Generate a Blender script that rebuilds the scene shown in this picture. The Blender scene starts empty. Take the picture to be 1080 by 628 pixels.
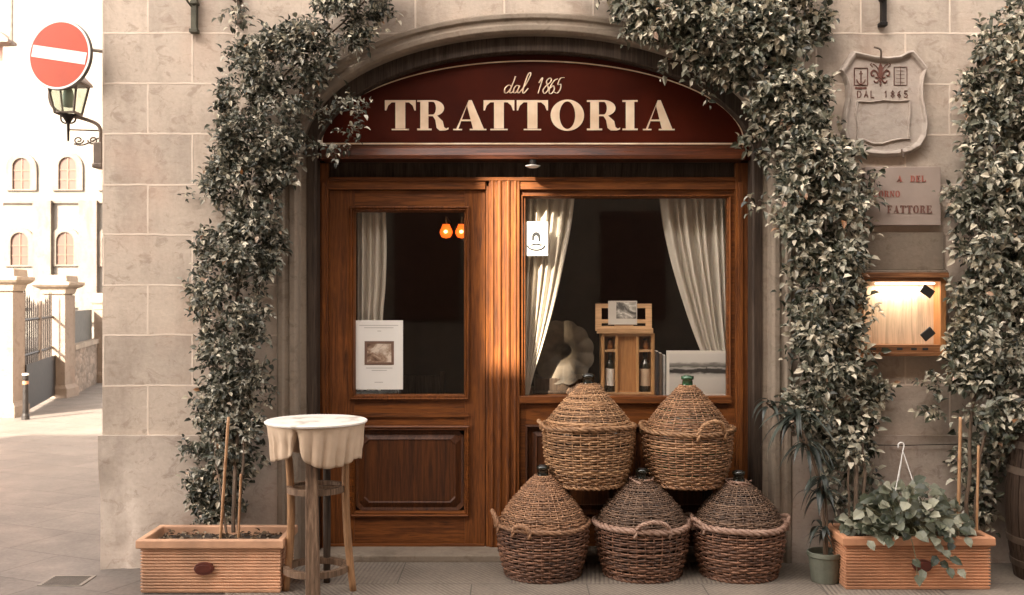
import bpy, bmesh, math, random
import numpy as np
from mathutils import Vector, Matrix, noise
from math import radians, pi, sin, cos, sqrt, atan2

# ---------------------------------------------------------------- camera, world, sun, exposure
scene = bpy.context.scene
COL = scene.collection
CAM_Z, CAM_D, F = 1.55, 6.0, 1080.0
cd = bpy.data.cameras.new('camera'); cam = bpy.data.objects.new('camera', cd); COL.objects.link(cam)
cam.location = (0, -CAM_D, CAM_Z); cam.rotation_euler = (pi/2, 0, 0)
cd.sensor_width = 36; cd.lens = 36; cd.clip_start = .05; cd.clip_end = 400
cd.dof.use_dof = True; cd.dof.focus_distance = 5.9; cd.dof.aperture_fstop = 4.0
scene.camera = cam
SUN_EL, SUN_AZ = 32.0, 33.0      # azimuth: degrees to the left of straight behind the camera
sd = Vector((-sin(radians(SUN_AZ))*cos(radians(SUN_EL)), -cos(radians(SUN_AZ))*cos(radians(SUN_EL)), sin(radians(SUN_EL))))
world = bpy.data.worlds.new('World'); scene.world = world; world.use_nodes = True
wn = world.node_tree; bg = wn.nodes['Background']
sky = wn.nodes.new('ShaderNodeTexSky'); sky.sky_type = 'NISHITA'; sky.sun_disc = False
sky.sun_elevation = radians(SUN_EL); sky.sun_rotation = atan2(sd.x, sd.y)
sky.air_density = 1.0; sky.dust_density = 3.0; sky.ozone_density = 1.0
hs = wn.nodes.new('ShaderNodeHueSaturation'); hs.inputs['Saturation'].default_value = .12
tm = wn.nodes.new('ShaderNodeMix'); tm.data_type = 'RGBA'; tm.blend_type = 'MULTIPLY'; tm.inputs['Factor'].default_value = 1
tm.inputs['B'].default_value = (1.0, .92, .85, 1)
wn.links.new(sky.outputs[0], hs.inputs['Color']); wn.links.new(hs.outputs[0], tm.inputs['A'])
wn.links.new(tm.outputs['Result'], bg.inputs['Color']); bg.inputs['Strength'].default_value = .15
sl = bpy.data.lights.new('sun', 'SUN'); so = bpy.data.objects.new('sun', sl); COL.objects.link(so)
sl.energy = 4.2; sl.angle = radians(.5); sl.color = (1, .88, .72)
so.rotation_euler = sd.to_track_quat('Z', 'Y').to_euler(); so.location = (-8, -8, 14)
vs = scene.view_settings
scene.display_settings.display_device = 'sRGB'
vs.view_transform = 'Standard'; vs.look = 'None'; vs.gamma = 1; vs.use_curve_mapping = False
vs.exposure = 2.8

random.seed(7); rng = np.random.default_rng(7)
U = random.uniform

# ---------------------------------------------------------------- helpers
def X(px, Y=0.0): return (px-540)*(CAM_D+Y)/F
def Z(py, Y=0.0): return CAM_Z-(py-314)*(CAM_D+Y)/F
def P(px, py, Y=0.0): return Vector((X(px, Y), Y, Z(py, Y)))

def tag(o, label=None, cat=None, group=None, kind=None):
    if label: o['label'] = label
    if cat: o['category'] = cat
    if group: o['group'] = group
    if kind: o['kind'] = kind
    return o
def thing(name, label, cat, loc=(0, 0, 0), group=None):
    o = bpy.data.objects.new(name, None); COL.objects.link(o); o.location = loc
    o.empty_display_size = .1
    return tag(o, label, cat, group)
def wloc(o):
    v = Vector(o.location); p = o.parent
    while p: v += Vector(p.location); p = p.parent
    return v
def link(name, me, mats, parent=None, origin=None, smooth=False):
    """mesh given in world coordinates; object placed at origin (or its parent's origin)"""
    org = Vector(origin) if origin is not None else (wloc(parent) if parent else Vector((0, 0, 0)))
    me.transform(Matrix.Translation(-org))
    if not isinstance(mats, (list, tuple)): mats = [mats]
    for m in mats: me.materials.append(m)
    if smooth: me.polygons.foreach_set('use_smooth', [True]*len(me.polygons))
    o = bpy.data.objects.new(name, me); COL.objects.link(o)
    if parent: o.parent = parent; o.location = org-wloc(parent)
    else: o.location = org
    return o
def obj(name, bm, mats, parent=None, origin=None, smooth=False, bevel=0, recalc=True, label=None):
    if recalc: bmesh.ops.recalc_face_normals(bm, faces=bm.faces)
    me = bpy.data.meshes.new(name); bm.to_mesh(me); bm.free()
    o = link(name, me, mats, parent, origin, smooth)
    if bevel:
        b = o.modifiers.new('bevel', 'BEVEL'); b.width = bevel; b.segments = 2; b.limit_method = 'ANGLE'
    if label: o['label'] = label
    return o
def B(): return bmesh.new()
def face(bm, vs, mi=0):
    f = bm.faces.new([v if isinstance(v, bmesh.types.BMVert) else bm.verts.new(v) for v in vs]); f.material_index = mi
    return f
def box(bm, x0, x1, y0, y1, z0, z1, mi=0):
    v = [bm.verts.new((x, y, z)) for z in (z0, z1) for y in (y0, y1) for x in (x0, x1)]
    for q in ((0, 1, 3, 2), (4, 6, 7, 5), (0, 4, 5, 1), (2, 3, 7, 6), (0, 2, 6, 4), (1, 5, 7, 3)):
        bm.faces.new([v[i] for i in q]).material_index = mi
    return v
def pbox(bm, px0, px1, py0, py1, Y, depth=.05, mi=0):
    """box whose front face sits at depth Y and covers this part of the facade"""
    return box(bm, X(px0, Y), X(px1, Y), Y, Y+depth, Z(py1, Y), Z(py0, Y), mi)
def prism(bm, pts, y0, y1, mi=0):
    """closed outline of (x, z) extruded from y0 to y1"""
    a = [bm.verts.new((p[0], y0, p[1])) for p in pts]; b = [bm.verts.new((p[0], y1, p[1])) for p in pts]
    n = len(pts)
    bm.faces.new(a).material_index = mi; bm.faces.new(b[::-1]).material_index = mi
    for i in range(n):
        bm.faces.new((a[i], b[i], b[(i+1) % n], a[(i+1) % n])).material_index = mi
def ringstack(bm, loops, close=True, mi=0, capa=False, capb=False):
    """faces between successive closed loops of equal length"""
    vv = [[bm.verts.new(p) for p in L] for L in loops]
    n = len(loops[0])
    for a, b in zip(vv, vv[1:]):
        for i in range(n if close else n-1):
            j = (i+1) % n
            bm.faces.new((a[i], a[j], b[j], b[i])).material_index = mi
    if capa: bm.faces.new(vv[0][::-1]).material_index = mi
    if capb: bm.faces.new(vv[-1]).material_index = mi
    return vv
def rect_moulding(bm, x0, x1, z0, z1, prof, cap=True, cut=0):
    """nested rectangles; prof = (inset, y); cut = corner cut"""
    loops = []
    for ins, y in prof:
        a, b, c, d = x0+ins, x1-ins, z0+ins, z1-ins
        if cut:
            k = cut
            loops.append([(a+k, y, c), (b-k, y, c), (b, y, c+k), (b, y, d-k), (b-k, y, d), (a+k, y, d), (a, y, d-k), (a, y, c+k)])
        else: loops.append([(a, y, c), (b, y, c), (b, y, d), (a, y, d)])
    ringstack(bm, loops, capb=cap)
def frame_of(t):
    t = t.normalized(); up = Vector((0, 0, 1)) if abs(t.z) < .9 else Vector((1, 0, 0))
    a = t.cross(up).normalized(); return a, t.cross(a).normalized()
def tube(bm, pts, r, n=8, closed=False, cap=True, mi=0):
    pts = [Vector(p) for p in pts]; m = len(pts)
    rs = r if isinstance(r, (list, tuple)) else [r]*m
    loops = []
    pa = None
    for i, p in enumerate(pts):
        if closed: t = pts[(i+1) % m]-pts[i-1]
        else: t = pts[min(i+1, m-1)]-pts[max(i-1, 0)]
        if t.length < 1e-9: t = Vector((0, 0, 1))
        t.normalize()
        if pa is None: a, b = frame_of(t)
        else:
            a = pa-t*pa.dot(t)
            a = a.normalized() if a.length > 1e-6 else frame_of(t)[0]
            b = t.cross(a)
        pa = a
        loops.append([p+(a*cos(2*pi*k/n)+b*sin(2*pi*k/n))*rs[i] for k in range(n)])
    if closed: loops.append(loops[0])
    ringstack(bm, loops, mi=mi, capa=cap and not closed, capb=cap and not closed)
def lathe(bm, prof, c=(0, 0, 0), n=32, mi=0, cap=True, axis=None):
    """prof = (r, z) about a vertical axis through c, or about `axis` direction"""
    c = Vector(c)
    if axis is None: ax, a, b = Vector((0, 0, 1)), Vector((1, 0, 0)), Vector((0, 1, 0))
    else: ax = Vector(axis).normalized(); a, b = frame_of(ax)
    loops = [[c+ax*z+(a*cos(2*pi*k/n)+b*sin(2*pi*k/n))*max(r, 1e-4) for k in range(n)] for r, z in prof]
    ringstack(bm, loops, mi=mi, capa=cap, capb=cap)
def spline(pts, k=6):
    pts = [Vector(p) for p in pts]; out = []
    for i in range(len(pts)-1):
        p0, p1, p2, p3 = pts[max(i-1, 0)], pts[i], pts[i+1], pts[min(i+2, len(pts)-1)]
        for s in range(k):
            t = s/k
            out.append(.5*((2*p1)+(-p0+p2)*t+(2*p0-5*p1+4*p2-p3)*t*t+(-p0+3*p1-3*p2+p3)*t**3))
    out.append(pts[-1]); return out

# ---------------------------------------------------------------- materials
def rgba(c): return (c[0], c[1], c[2], 1)
class M:
    def __init__(s, name):
        s.m = bpy.data.materials.new(name); s.m.use_nodes = True; s.t = s.m.node_tree; s.n = s.t.nodes
        s.b = s.n['Principled BSDF']; s.tc = None
    def node(s, ty, **kw):
        n = s.n.new('ShaderNode'+ty)
        for k, v in kw.items():
            if k in n.inputs: 
                if hasattr(v, 'links') or isinstance(v, bpy.types.NodeSocket): s.t.links.new(v, n.inputs[k])
                else: n.inputs[k].default_value = v
            else: setattr(n, k, v)
        return n
    def co(s, scale=(1, 1, 1), rot=(0, 0, 0)):
        if not s.tc: s.tc = s.node('TexCoord')
        mp = s.node('Mapping'); s.t.links.new(s.tc.outputs['Object'], mp.inputs['Vector'])
        mp.inputs['Scale'].default_value = scale; mp.inputs['Rotation'].default_value = rot
        return mp.outputs[0]
    def noise(s, sc=5, det=4, rough=.55, scale=(1, 1, 1), dist=0):
        n = s.node('TexNoise'); s.t.links.new(s.co(scale), n.inputs['Vector'])
        n.inputs['Scale'].default_value = sc; n.inputs['Detail'].default_value = det
        n.inputs['Roughness'].default_value = rough; n.inputs['Distortion'].default_value = dist
        return n.outputs[0]
    def ramp(s, fac, stops, interp='LINEAR'):
        r = s.node('ValToRGB'); cr = r.color_ramp; cr.interpolation = interp
        while len(cr.elements) > 1: cr.elements.remove(cr.elements[-1])
        cr.elements[0].position = stops[0][0]; cr.elements[0].color = rgba(stops[0][1])
        for p, c in stops[1:]:
            e = cr.elements.new(p); e.color = rgba(c)
        s.t.links.new(fac, r.inputs[0]); return r.outputs[0]
    def mix(s, fac, a, b, mode='MIX'):
        n = s.node('Mix', data_type='RGBA', blend_type=mode)
        for key, v in (('Factor', fac), ('A', a), ('B', b)):
            sock = [i for i in n.inputs if i.name == key and (i.type == ('VALUE' if key == 'Factor' else 'RGBA'))][0]
            if isinstance(v, bpy.types.NodeSocket): s.t.links.new(v, sock)
            else: sock.default_value = v if key == 'Factor' else rgba(v)
        return [o for o in n.outputs if o.type == 'RGBA'][0]
    def math(s, op, a, b=0.0, c=None):
        n = s.node('Math', operation=op)
        for i, v in enumerate((a, b, c)):
            if v is None: continue
            if isinstance(v, bpy.types.NodeSocket): s.t.links.new(v, n.inputs[i])
            else: n.inputs[i].default_value = v
        return n.outputs[0]
    def bump(s, h, strength=.3, dist=.01):
        n = s.node('Bump'); s.t.links.new(h, n.inputs['Height']); n.inputs['Strength'].default_value = strength
        n.inputs['Distance'].default_value = dist
        if s.b.inputs['Normal'].links: s.t.links.new(s.b.inputs['Normal'].links[0].from_socket, n.inputs['Normal'])
        s.t.links.new(n.outputs[0], s.b.inputs['Normal'])
    def set(s, **kw):
        for k, v in kw.items():
            k = k.replace('_', ' ')
            i = s.b.inputs[k]
            if isinstance(v, bpy.types.NodeSocket): s.t.links.new(v, i)
            else: i.default_value = rgba(v) if isinstance(v, tuple) and len(v) == 3 else v
        return s

def simple(name, c, rough=.6, metal=0, var=.25, sc=12, bump=.15, spec=.5, coat=0):
    m = M(name); n = m.noise(sc, 5)
    lo = tuple(x*(1-var) for x in c); hi = tuple(min(1, x*(1+var)) for x in c)
    m.set(Base_Color=m.ramp(n, [(.3, lo), (.7, hi)]), Roughness=rough, Metallic=metal, Specular_IOR_Level=spec, Coat_Weight=coat)
    if bump: m.bump(m.noise(sc*6, 3), bump, .002)
    return m.m

def stone(name, c=(.545, .455, .372), joints=True, rough=.85):
    m = M(name)
    big = m.noise(1.3, 5, .6); fine = m.noise(45, 4, .6); stain = m.noise(3.2, 6, .62, (1, 1, .35))
    col = m.ramp(big, [(.3, tuple(x*.80 for x in c)), (.55, c), (.75, tuple(x*1.12 for x in c))])
    col = m.mix(m.ramp(stain, [(.5, (0, 0, 0)), (.66, (.75, .75, .75))]), col, tuple(x*y for x, y in zip(c, (.55, .52, .5))))
    col = m.mix(.22, col, m.ramp(fine, [(.3, tuple(x*.6 for x in c)), (.7, tuple(x*1.25 for x in c))]))
    spots = m.noise(11, 7, .7, (1, 1, 1.3), .8)
    col = m.mix(m.ramp(spots, [(.54, (0, 0, 0)), (.64, (.7, .7, .7))]), col, tuple(x*y for x, y in zip(c, (.62, .58, .55))))
    col = m.mix(m.ramp(m.noise(2.0, 3), [(.5, (0, 0, 0)), (.7, (.35,)*3)]), col, tuple(x*y for x, y in zip(c, (1.1, .92, .86))))
    hgt = fine
    if joints:
        sp = m.node('SeparateXYZ'); m.t.links.new(m.co(), sp.inputs[0])
        wob = m.noise(2.2, 3)
        x = m.math('ADD', sp.outputs[0], 2.4+.522*20+.255)
        z = m.math('ADD', sp.outputs[2], -1.622+.295*20)
        z = m.math('ADD', z, m.math('MULTIPLY', m.math('SUBTRACT', wob, .5), .03))
        cb = m.node('CombineXYZ'); m.t.links.new(x, cb.inputs[0]); m.t.links.new(z, cb.inputs[1])
        br = m.node('TexBrick', offset=.5, offset_frequency=2); m.t.links.new(cb.outputs[0], br.inputs['Vector'])
        for k, v in (('Scale', 1), ('Mortar Size', .007), ('Mortar Smooth', .5), ('Bias', 0), ('Brick Width', .522), ('Row Height', .295)):
            br.inputs[k].default_value = v
        br.inputs['Color1'].default_value = (.80, .80, .80, 1); br.inputs['Color2'].default_value = (1.08, 1.06, 1.04, 1)
        br.inputs['Mortar'].default_value = (1, 1, 1, 1)
        col = m.mix(.75, col, br.outputs[0], 'MULTIPLY')
        mf = m.math('MULTIPLY', br.outputs[1], m.ramp(m.noise(7, 4), [(.25, (.45,)*3), (.55, (1,)*3)]))
        col = m.mix(mf, col, tuple(x*1.22 for x in c))
        m.bump(br.outputs[1], .5, .004)
    m.set(Base_Color=col, Roughness=rough)
    pit = m.node('TexVoronoi'); m.t.links.new(m.co(), pit.inputs['Vector']); pit.inputs['Scale'].default_value = 38
    m.bump(m.ramp(pit.outputs[0], [(.0, (0,)*3), (.16, (1,)*3)]), .12, .003)
    m.bump(fine, .15, .003); m.bump(m.noise(6, 6, .6, (1, 1, 1.6)), .5, .015)
    return m.m

def wood(name, c, axis='z', rough=.42, grain=1.0, coat=.04):
    m = M(name)
    sc = {'z': (9, 9, .55), 'x': (.55, 9, 9), 'y': (9, .55, 9)}[axis]
    g = m.noise(4, 6, .65, sc, 1.2); f = m.noise(22, 3, .5, sc); b = m.noise(2.2, 3, .5)
    if c[0] > .3: col = m.ramp(g, [(.3, tuple(x*.6 for x in c)), (.5, c), (.7, tuple(min(.85, x*1.25) for x in c))])
    else: col = m.ramp(g, [(.3, tuple(x*.15 for x in c)), (.47, tuple(x*.8 for x in c)), (.68, (c[0]*1.9, c[1]*2.1, c[2]*2.2))])
    col = m.mix(.35*grain, col, m.ramp(f, [(.35, tuple(x*.35 for x in c)), (.65, tuple(min(1, x*1.5) for x in c))]))
    col = m.mix(m.ramp(b, [(.42, (.0,)*3), (.7, (.45,)*3)]), col, tuple(x*.4 for x in c))
    m.set(Base_Color=col, Roughness=m.ramp(g, [(.3, (rough*1.5,)*3), (.7, (rough*.85,)*3)]), Coat_Weight=coat, Coat_Roughness=.25, Specular_IOR_Level=.3)
    m.bump(g, .25, .003); m.bump(f, .15, .001)
    return m.m

def leafmat(name, stops, rough=.32, spec=.8):
    m = M(name); g = m.node('NewGeometry')
    col = m.ramp(g.outputs['Random Per Island'], stops, 'LINEAR')
    col = m.mix(.3, col, m.ramp(m.noise(60, 2), [(.3, (.02, .025, .015)), (.7, (.2, .22, .15))]), 'OVERLAY')
    m.set(Base_Color=col, Roughness=rough+.1, Specular_IOR_Level=spec*.7)
    tr = m.node('BsdfTranslucent'); m.t.links.new(col, tr.inputs[0])
    mx = m.node('MixShader'); mx.inputs[0].default_value = .14
    m.t.links.new(m.b.outputs[0], mx.inputs[1]); m.t.links.new(tr.outputs[0], mx.inputs[2])
    m.t.links.new(mx.outputs[0], m.n['Material Output'].inputs[0])
    return m.m

def wicker(name, dark, mid, light, rough=.55):
    m = M(name); g = m.node('NewGeometry')
    col = m.ramp(g.outputs['Random Per Island'], [(0, dark), (.45, mid), (1, light)])
    col = m.mix(.5, col, m.ramp(m.noise(35, 4), [(.3, tuple(x*.4 for x in mid)), (.7, light)]))
    m.set(Base_Color=col, Roughness=rough); m.bump(m.noise(200, 2), .2, .001)
    return m.m

def emis(name, c, st):
    m = M(name); m.set(Base_Color=c, Emission_Color=c, Emission_Strength=st); return m.m

def glassmat(name, tint=(.92, .9, .86), rough=0.0, refl=1.0):
    m = M(name); m.n.remove(m.b)
    tr = m.node('BsdfTransparent'); tr.inputs[0].default_value = rgba(tint)
    gl = m.node('BsdfGlossy'); gl.inputs['Roughness'].default_value = rough
    fr = m.node('LayerWeight'); fr.inputs[0].default_value = .5
    mx = m.node('MixShader'); f = m.math('MULTIPLY', m.math('MULTIPLY_ADD', m.math('POWER', fr.outputs['Facing'], 5.0), .9, .07), refl)
    m.t.links.new(f, mx.inputs[0]); m.t.links.new(tr.outputs[0], mx.inputs[1]); m.t.links.new(gl.outputs[0], mx.inputs[2])
    m.t.links.new(mx.outputs[0], m.n['Material Output'].inputs[0]); return m.m

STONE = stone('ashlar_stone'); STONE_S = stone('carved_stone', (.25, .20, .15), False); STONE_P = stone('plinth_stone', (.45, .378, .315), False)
PLAQ = stone('plaque_stone', (.44, .375, .32), False)
WC = (.155, .047, .010)
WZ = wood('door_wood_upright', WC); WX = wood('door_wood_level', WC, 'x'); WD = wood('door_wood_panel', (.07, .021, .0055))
PINE = wood('pine_wood', (.50, .27, .11), 'z', .5, .8, 0); PINEX = wood('pine_wood_level', (.55, .33, .17), 'x', .5, .5, 0)
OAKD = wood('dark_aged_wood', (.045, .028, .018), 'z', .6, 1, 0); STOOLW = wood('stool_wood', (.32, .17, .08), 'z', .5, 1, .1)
GREYW = wood('grey_worn_wood', (.15, .09, .055), 'z', .6, 1, 0)
IRON = simple('dark_iron', (.022, .018, .016), .55, .6, .4)
RUST = simple('weathered_iron', (.10, .07, .05), .6, .3, .4)
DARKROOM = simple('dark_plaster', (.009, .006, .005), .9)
GLASS = glassmat('window_glass')
FAB = M('curtain_fabric'); FAB.set(Base_Color=(.80, .75, .67), Roughness=.9)
_tr = FAB.node('BsdfTranslucent'); _tr.inputs[0].default_value = (.80, .75, .67, 1)
_mx = FAB.node('MixShader'); _mx.inputs[0].default_value = .3
FAB.t.links.new(FAB.b.outputs[0], _mx.inputs[1]); FAB.t.links.new(_tr.outputs[0], _mx.inputs[2]); FAB.t.links.new(_mx.outputs[0], FAB.n['Material Output'].inputs[0])
FAB.bump(FAB.noise(400, 2), .1, .001); FAB = FAB.m

# ---------------------------------------------------------------- ground
def street_mat():
    m = M('street_flagstone'); sp = m.node('SeparateXYZ')
    m.t.links.new(m.co((1, 1, 1), (0, 0, radians(24))), sp.inputs[0])
    br = m.node('TexBrick', offset=.5); cb = m.node('CombineXYZ')
    m.t.links.new(sp.outputs[0], cb.inputs[0]); m.t.links.new(sp.outputs[1], cb.inputs[1]); m.t.links.new(cb.outputs[0], br.inputs['Vector'])
    for k, v in (('Scale', 1), ('Mortar Size', .006), ('Mortar Smooth', .3), ('Brick Width', .85), ('Row Height', .48)): br.inputs[k].default_value = v
    br.inputs['Color1'].default_value = (.84, .84, .84, 1); br.inputs['Color2'].default_value = (1.05, 1.05, 1.05, 1); br.inputs['Mortar'].default_value = (.5, .48, .46, 1)
    c = m.ramp(m.noise(1.1, 6, .6), [(.3, (.085, .072, .061)), (.7, (.145, .123, .104))])
    c = m.mix(.4, c, m.ramp(m.noise(40, 4), [(.3, (.06, .05, .042)), (.7, (.18, .15, .13))]))
    c = m.mix(.8, c, br.outputs[0], 'MULTIPLY')
    m.set(Base_Color=c, Roughness=m.ramp(m.noise(3, 4), [(.3, (.5,)*3), (.7, (.8,)*3)]))
    m.bump(m.math('SUBTRACT', 1, br.outputs[1]), .6, .006); m.bump(m.noise(25, 5), .3, .004); m.bump(m.noise(3, 3), .4, .02)
    return m.m
def pave_mat():
    m = M('ribbed_paving'); br = m.node('TexBrick', offset=.35); m.t.links.new(m.co(), br.inputs['Vector'])
    for k, v in (('Scale', 1), ('Mortar Size', .004), ('Mortar Smooth', .2), ('Brick Width', .62), ('Row Height', .47), ('Bias', 0)): br.inputs[k].default_value = v
    br.inputs['Color1'].default_value = (0, 0, 0, 1); br.inputs['Color2'].default_value = (1, 1, 1, 1)
    ws = []
    for rot in (4, -32):
        w = m.node('TexWave', wave_type='BANDS', bands_direction='X', wave_profile='SIN')
        m.t.links.new(m.co((1, 1, 1), (0, 0, radians(rot))), w.inputs['Vector'])
        w.inputs['Scale'].default_value = 13; w.inputs['Distortion'].default_value = .5; w.inputs['Detail'].default_value = 2; w.inputs['Detail Scale'].default_value = 3
        ws.append(w.outputs[1])
    sel = m.ramp(br.outputs[0], [(.49, (0,)*3), (.51, (1,)*3)])
    wv = m.mix(sel, ws[0], ws[1])
    wear = m.ramp(m.noise(3.5, 4), [(.35, (.15,)*3), (.6, (1,)*3)])
    groove = m.ramp(wv, [(.15, (0,)*3), (.55, (1,)*3)])
    c = m.ramp(m.noise(2.2, 5), [(.3, (.17, .138, .108)), (.7, (.28, .228, .178))])
    c = m.mix(.35, c, m.ramp(m.noise(50, 4), [(.3, (.12, .10, .08)), (.7, (.32, .27, .22))]))
    c = m.mix(m.math('MULTIPLY', m.math('SUBTRACT', 1, groove), m.math('MULTIPLY', wear, .55)), c, (.06, .05, .04))
    c = m.mix(m.math('MULTIPLY', br.outputs[1], .8), c, (.07, .058, .048))
    m.set(Base_Color=c, Roughness=.75)
    m.bump(groove, .6, .004); m.bump(m.noise(30, 4), .25, .003)
    return m.m
bm = B(); face(bm, [(-80, -40, 0), (80, -40, 0), (80, 120, 0), (-80, 120, 0)]); tag(obj('street', bm, street_mat()), kind='structure')
bm = B(); face(bm, [(-1.5, -1.12, .004), (6, -1.12, .004), (6, .3, .004), (-1.5, .3, .004)]); tag(obj('pavement', bm, pave_mat()), kind='structure')

# ---------------------------------------------------------------- the trattoria building
bld = thing('trattoria_building', 'beige ashlar stone building with a wide arched wooden shopfront', 'building')
XL, XR, TOP = -2.4, 6.0, 12.0
CX, AA, ZS, BB = .132, 1.308, 2.385, .633
def arch_path(off=0, n=40, z0=0.0):
    """inner outline of the opening, grown outward by off: up the left jamb, over, down the right"""
    pts = [(CX-AA-off, z0), (CX-AA-off, z0+.6), (CX-AA-off, ZS-.4)]
    for i in range(n+1):
        t = pi-pi*i/n
        nx, nz = cos(t)/AA, sin(t)/BB; l = math.hypot(nx, nz)
        pts.append((CX+AA*cos(t)+off*nx/l, ZS+BB*sin(t)+off*nz/l))
    return pts+[(CX+AA+off, ZS-.4), (CX+AA+off, z0+.6), (CX+AA+off, z0)]
def sweep_arch(bm, prof, n=48, z0=0.0, mi=0):
    loops = [[(p[0], y, p[1]) for p in arch_path(o, n, z0)] for o, y in prof]
    ringstack(bm, loops, close=False, mi=mi)
bm = B()
hole = arch_path(.1, 48)
W3 = lambda x, z: bm.verts.new((x, 0, z))
lo, hi = hole[:3+24+1], hole[3+24:]
xl, xr = hole[0][0], hole[-1][0]
face(bm, [(XL, 0, 0), (xl, 0, 0), (xl, 0, ZS), (XL, 0, ZS)]); face(bm, [(xr, 0, 0), (XR, 0, 0), (XR, 0, ZS), (xr, 0, ZS)])
arc = [p for p in hole if p[1] >= ZS-1e-6]
face(bm, [(XL, 0, ZS), (xl, 0, ZS), (xl, 0, TOP), (XL, 0, TOP)]); face(bm, [(xr, 0, ZS), (XR, 0, ZS), (XR, 0, TOP), (xr, 0, TOP)])
for a, b in zip(arc, arc[1:]): face(bm, [(a[0], 0, a[1]), (b[0], 0, b[1]), (b[0], 0, TOP), (a[0], 0, TOP)])
bmesh.ops.remove_doubles(bm, verts=bm.verts, dist=1e-5)
face(bm, [(XL, 0, 0), (XL, 0, TOP), (XL, 9, TOP), (XL, 9, 0)]); face(bm, [(XR, 0, 0), (XR, 9, 0), (XR, 9, TOP), (XR, 0, TOP)])
face(bm, [(XL, 9, 0), (XR, 9, 0), (XR, 9, TOP), (XL, 9, TOP)]); face(bm, [(XL, 0, TOP), (XR, 0, TOP), (XR, 9, TOP), (XL, 9, TOP)])
bmesh.ops.remove_doubles(bm, verts=bm.verts, dist=1e-5)
obj('wall', bm, STONE, bld)
bm = B(); box(bm, XL-.4, XR, -.5, 9.4, TOP, TOP+.25); obj('roof', bm, STONE_S, bld)
bm = B()
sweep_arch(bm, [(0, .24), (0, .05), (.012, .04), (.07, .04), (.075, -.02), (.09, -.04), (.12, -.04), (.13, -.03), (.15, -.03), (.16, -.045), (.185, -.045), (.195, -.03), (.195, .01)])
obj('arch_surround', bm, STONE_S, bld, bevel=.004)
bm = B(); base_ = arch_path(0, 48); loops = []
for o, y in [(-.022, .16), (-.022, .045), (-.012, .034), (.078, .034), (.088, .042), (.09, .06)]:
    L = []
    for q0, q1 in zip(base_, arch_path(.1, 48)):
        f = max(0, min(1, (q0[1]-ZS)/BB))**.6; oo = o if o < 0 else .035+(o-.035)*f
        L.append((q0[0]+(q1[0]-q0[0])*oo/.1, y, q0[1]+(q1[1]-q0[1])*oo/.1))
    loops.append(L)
ringstack(bm, loops, close=False); obj('arch_shade_frame', bm, OAKD, bld)  # timber at the jambs; over the arch its dark colour stands for recess shade
# plinth: battered, worn at the corner
bm = B()
zt = Z(459)
def plinth(x0, x1, wl):
    bm = B()
    nx, nz = int((x1-x0)/.04), 24; rows = []
    for k in range(nz+1):
        z = zt*(k/nz); t = 1-k/nz; row = []
        for i in range(nx+1):
            u = i/nx; x = x0+(x1-x0)*u
            out = .035+wl*.16*t*t*max(0, 1-(x-x0)/.75)
            n = noise.noise(Vector((x*5, 0, z*5)))*.004+noise.noise(Vector((x*22, 3, z*22)))*.0015+noise.noise(Vector((x*60, 3, z*60)))*.0007
            w = 0
            if wl:
                d = math.hypot((x-(x0+.07))/.17, (z-.2)/.42)
                if d < 1: w = .03*(1-d**4)+.010*noise.noise(Vector((x*30, 1, z*12)))
                x += .07*t*t*max(0, 1-u*4)
            row.append((x, -out+n+w if 0 < k < nz else -out+w, z))
        rows.append(row)
    ringstack(bm, rows, close=False)
    # top ledge and left flank
    for a, b in zip(rows[-1], rows[-1][1:]): face(bm, [a, b, (b[0], .02, b[2]-.0), (a[0], .02, a[2])])
    for a, b in zip(rows, rows[1:]): face(bm, [a[0], b[0], (x0+.0, .3, b[0][2]), (x0, .3, a[0][2])])
    obj('plinth', bm, STONE_P, bld, smooth=True)
plinth(XL-.012, CX-AA-.19, 1); plinth(CX+AA+.19, XR, 0)
bm = B(); box(bm, X(333, 0), X(798, 0), -.02, .5, 0, .045); obj('threshold', bm, STONE_S, bld, bevel=.008)
# interior room
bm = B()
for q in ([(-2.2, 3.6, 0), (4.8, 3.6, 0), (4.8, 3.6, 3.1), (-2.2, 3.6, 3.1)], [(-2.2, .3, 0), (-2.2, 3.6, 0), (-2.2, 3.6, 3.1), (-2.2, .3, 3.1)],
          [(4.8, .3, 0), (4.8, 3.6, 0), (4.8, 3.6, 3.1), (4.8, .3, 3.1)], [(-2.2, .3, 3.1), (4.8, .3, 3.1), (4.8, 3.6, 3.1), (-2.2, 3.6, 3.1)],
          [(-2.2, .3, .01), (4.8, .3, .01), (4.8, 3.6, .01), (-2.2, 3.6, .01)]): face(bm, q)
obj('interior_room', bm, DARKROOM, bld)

# timber frame, door and shop window (plane Y = .2)
Yd = .2
bm = B()
for a, b, c_, d_ in ((333, 346, 339, 343), (776, 797, 779, 784)):
    bm = B(); pbox(bm, a, b, 172, 588, .17, .1); pbox(bm, c_, d_, 192, 588, .155, .0145); obj('jamb', bm, WZ, bld, bevel=.003)
bm = B()
pbox(bm, 512.5, 516, 190, 588, .185, .06); pbox(bm, 516, 548, 190, 588, .17, .09)
for c, w in ((519.5, 3.5), (527, 5), (536, 5), (543.5, 3.5)):
    x = X(c, .165); lathe(bm, [(w/175/2, .05), (w/175/2, Z(191, .165))], (x, .172, 0), 16)
obj('door_post', bm, WZ, bld, bevel=.003)
bm = B()
pbox(bm, 346, 776, 190.5, 197, .185, .08); pbox(bm, 346, 776, 187, 191, .165, .03); pbox(bm, 346, 512, 191, 200, .175, .03); pbox(bm, 549, 776, 191, 200, .175, .03)
obj('lintel', bm, WX, bld, bevel=.003)
bm = B(); pbox(bm, 346, 776, 168, 190, .215, .05); obj('lintel_shade_board', bm, OAKD, bld)  # dark wood colour stands in for shadow in the gap under the sign
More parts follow.
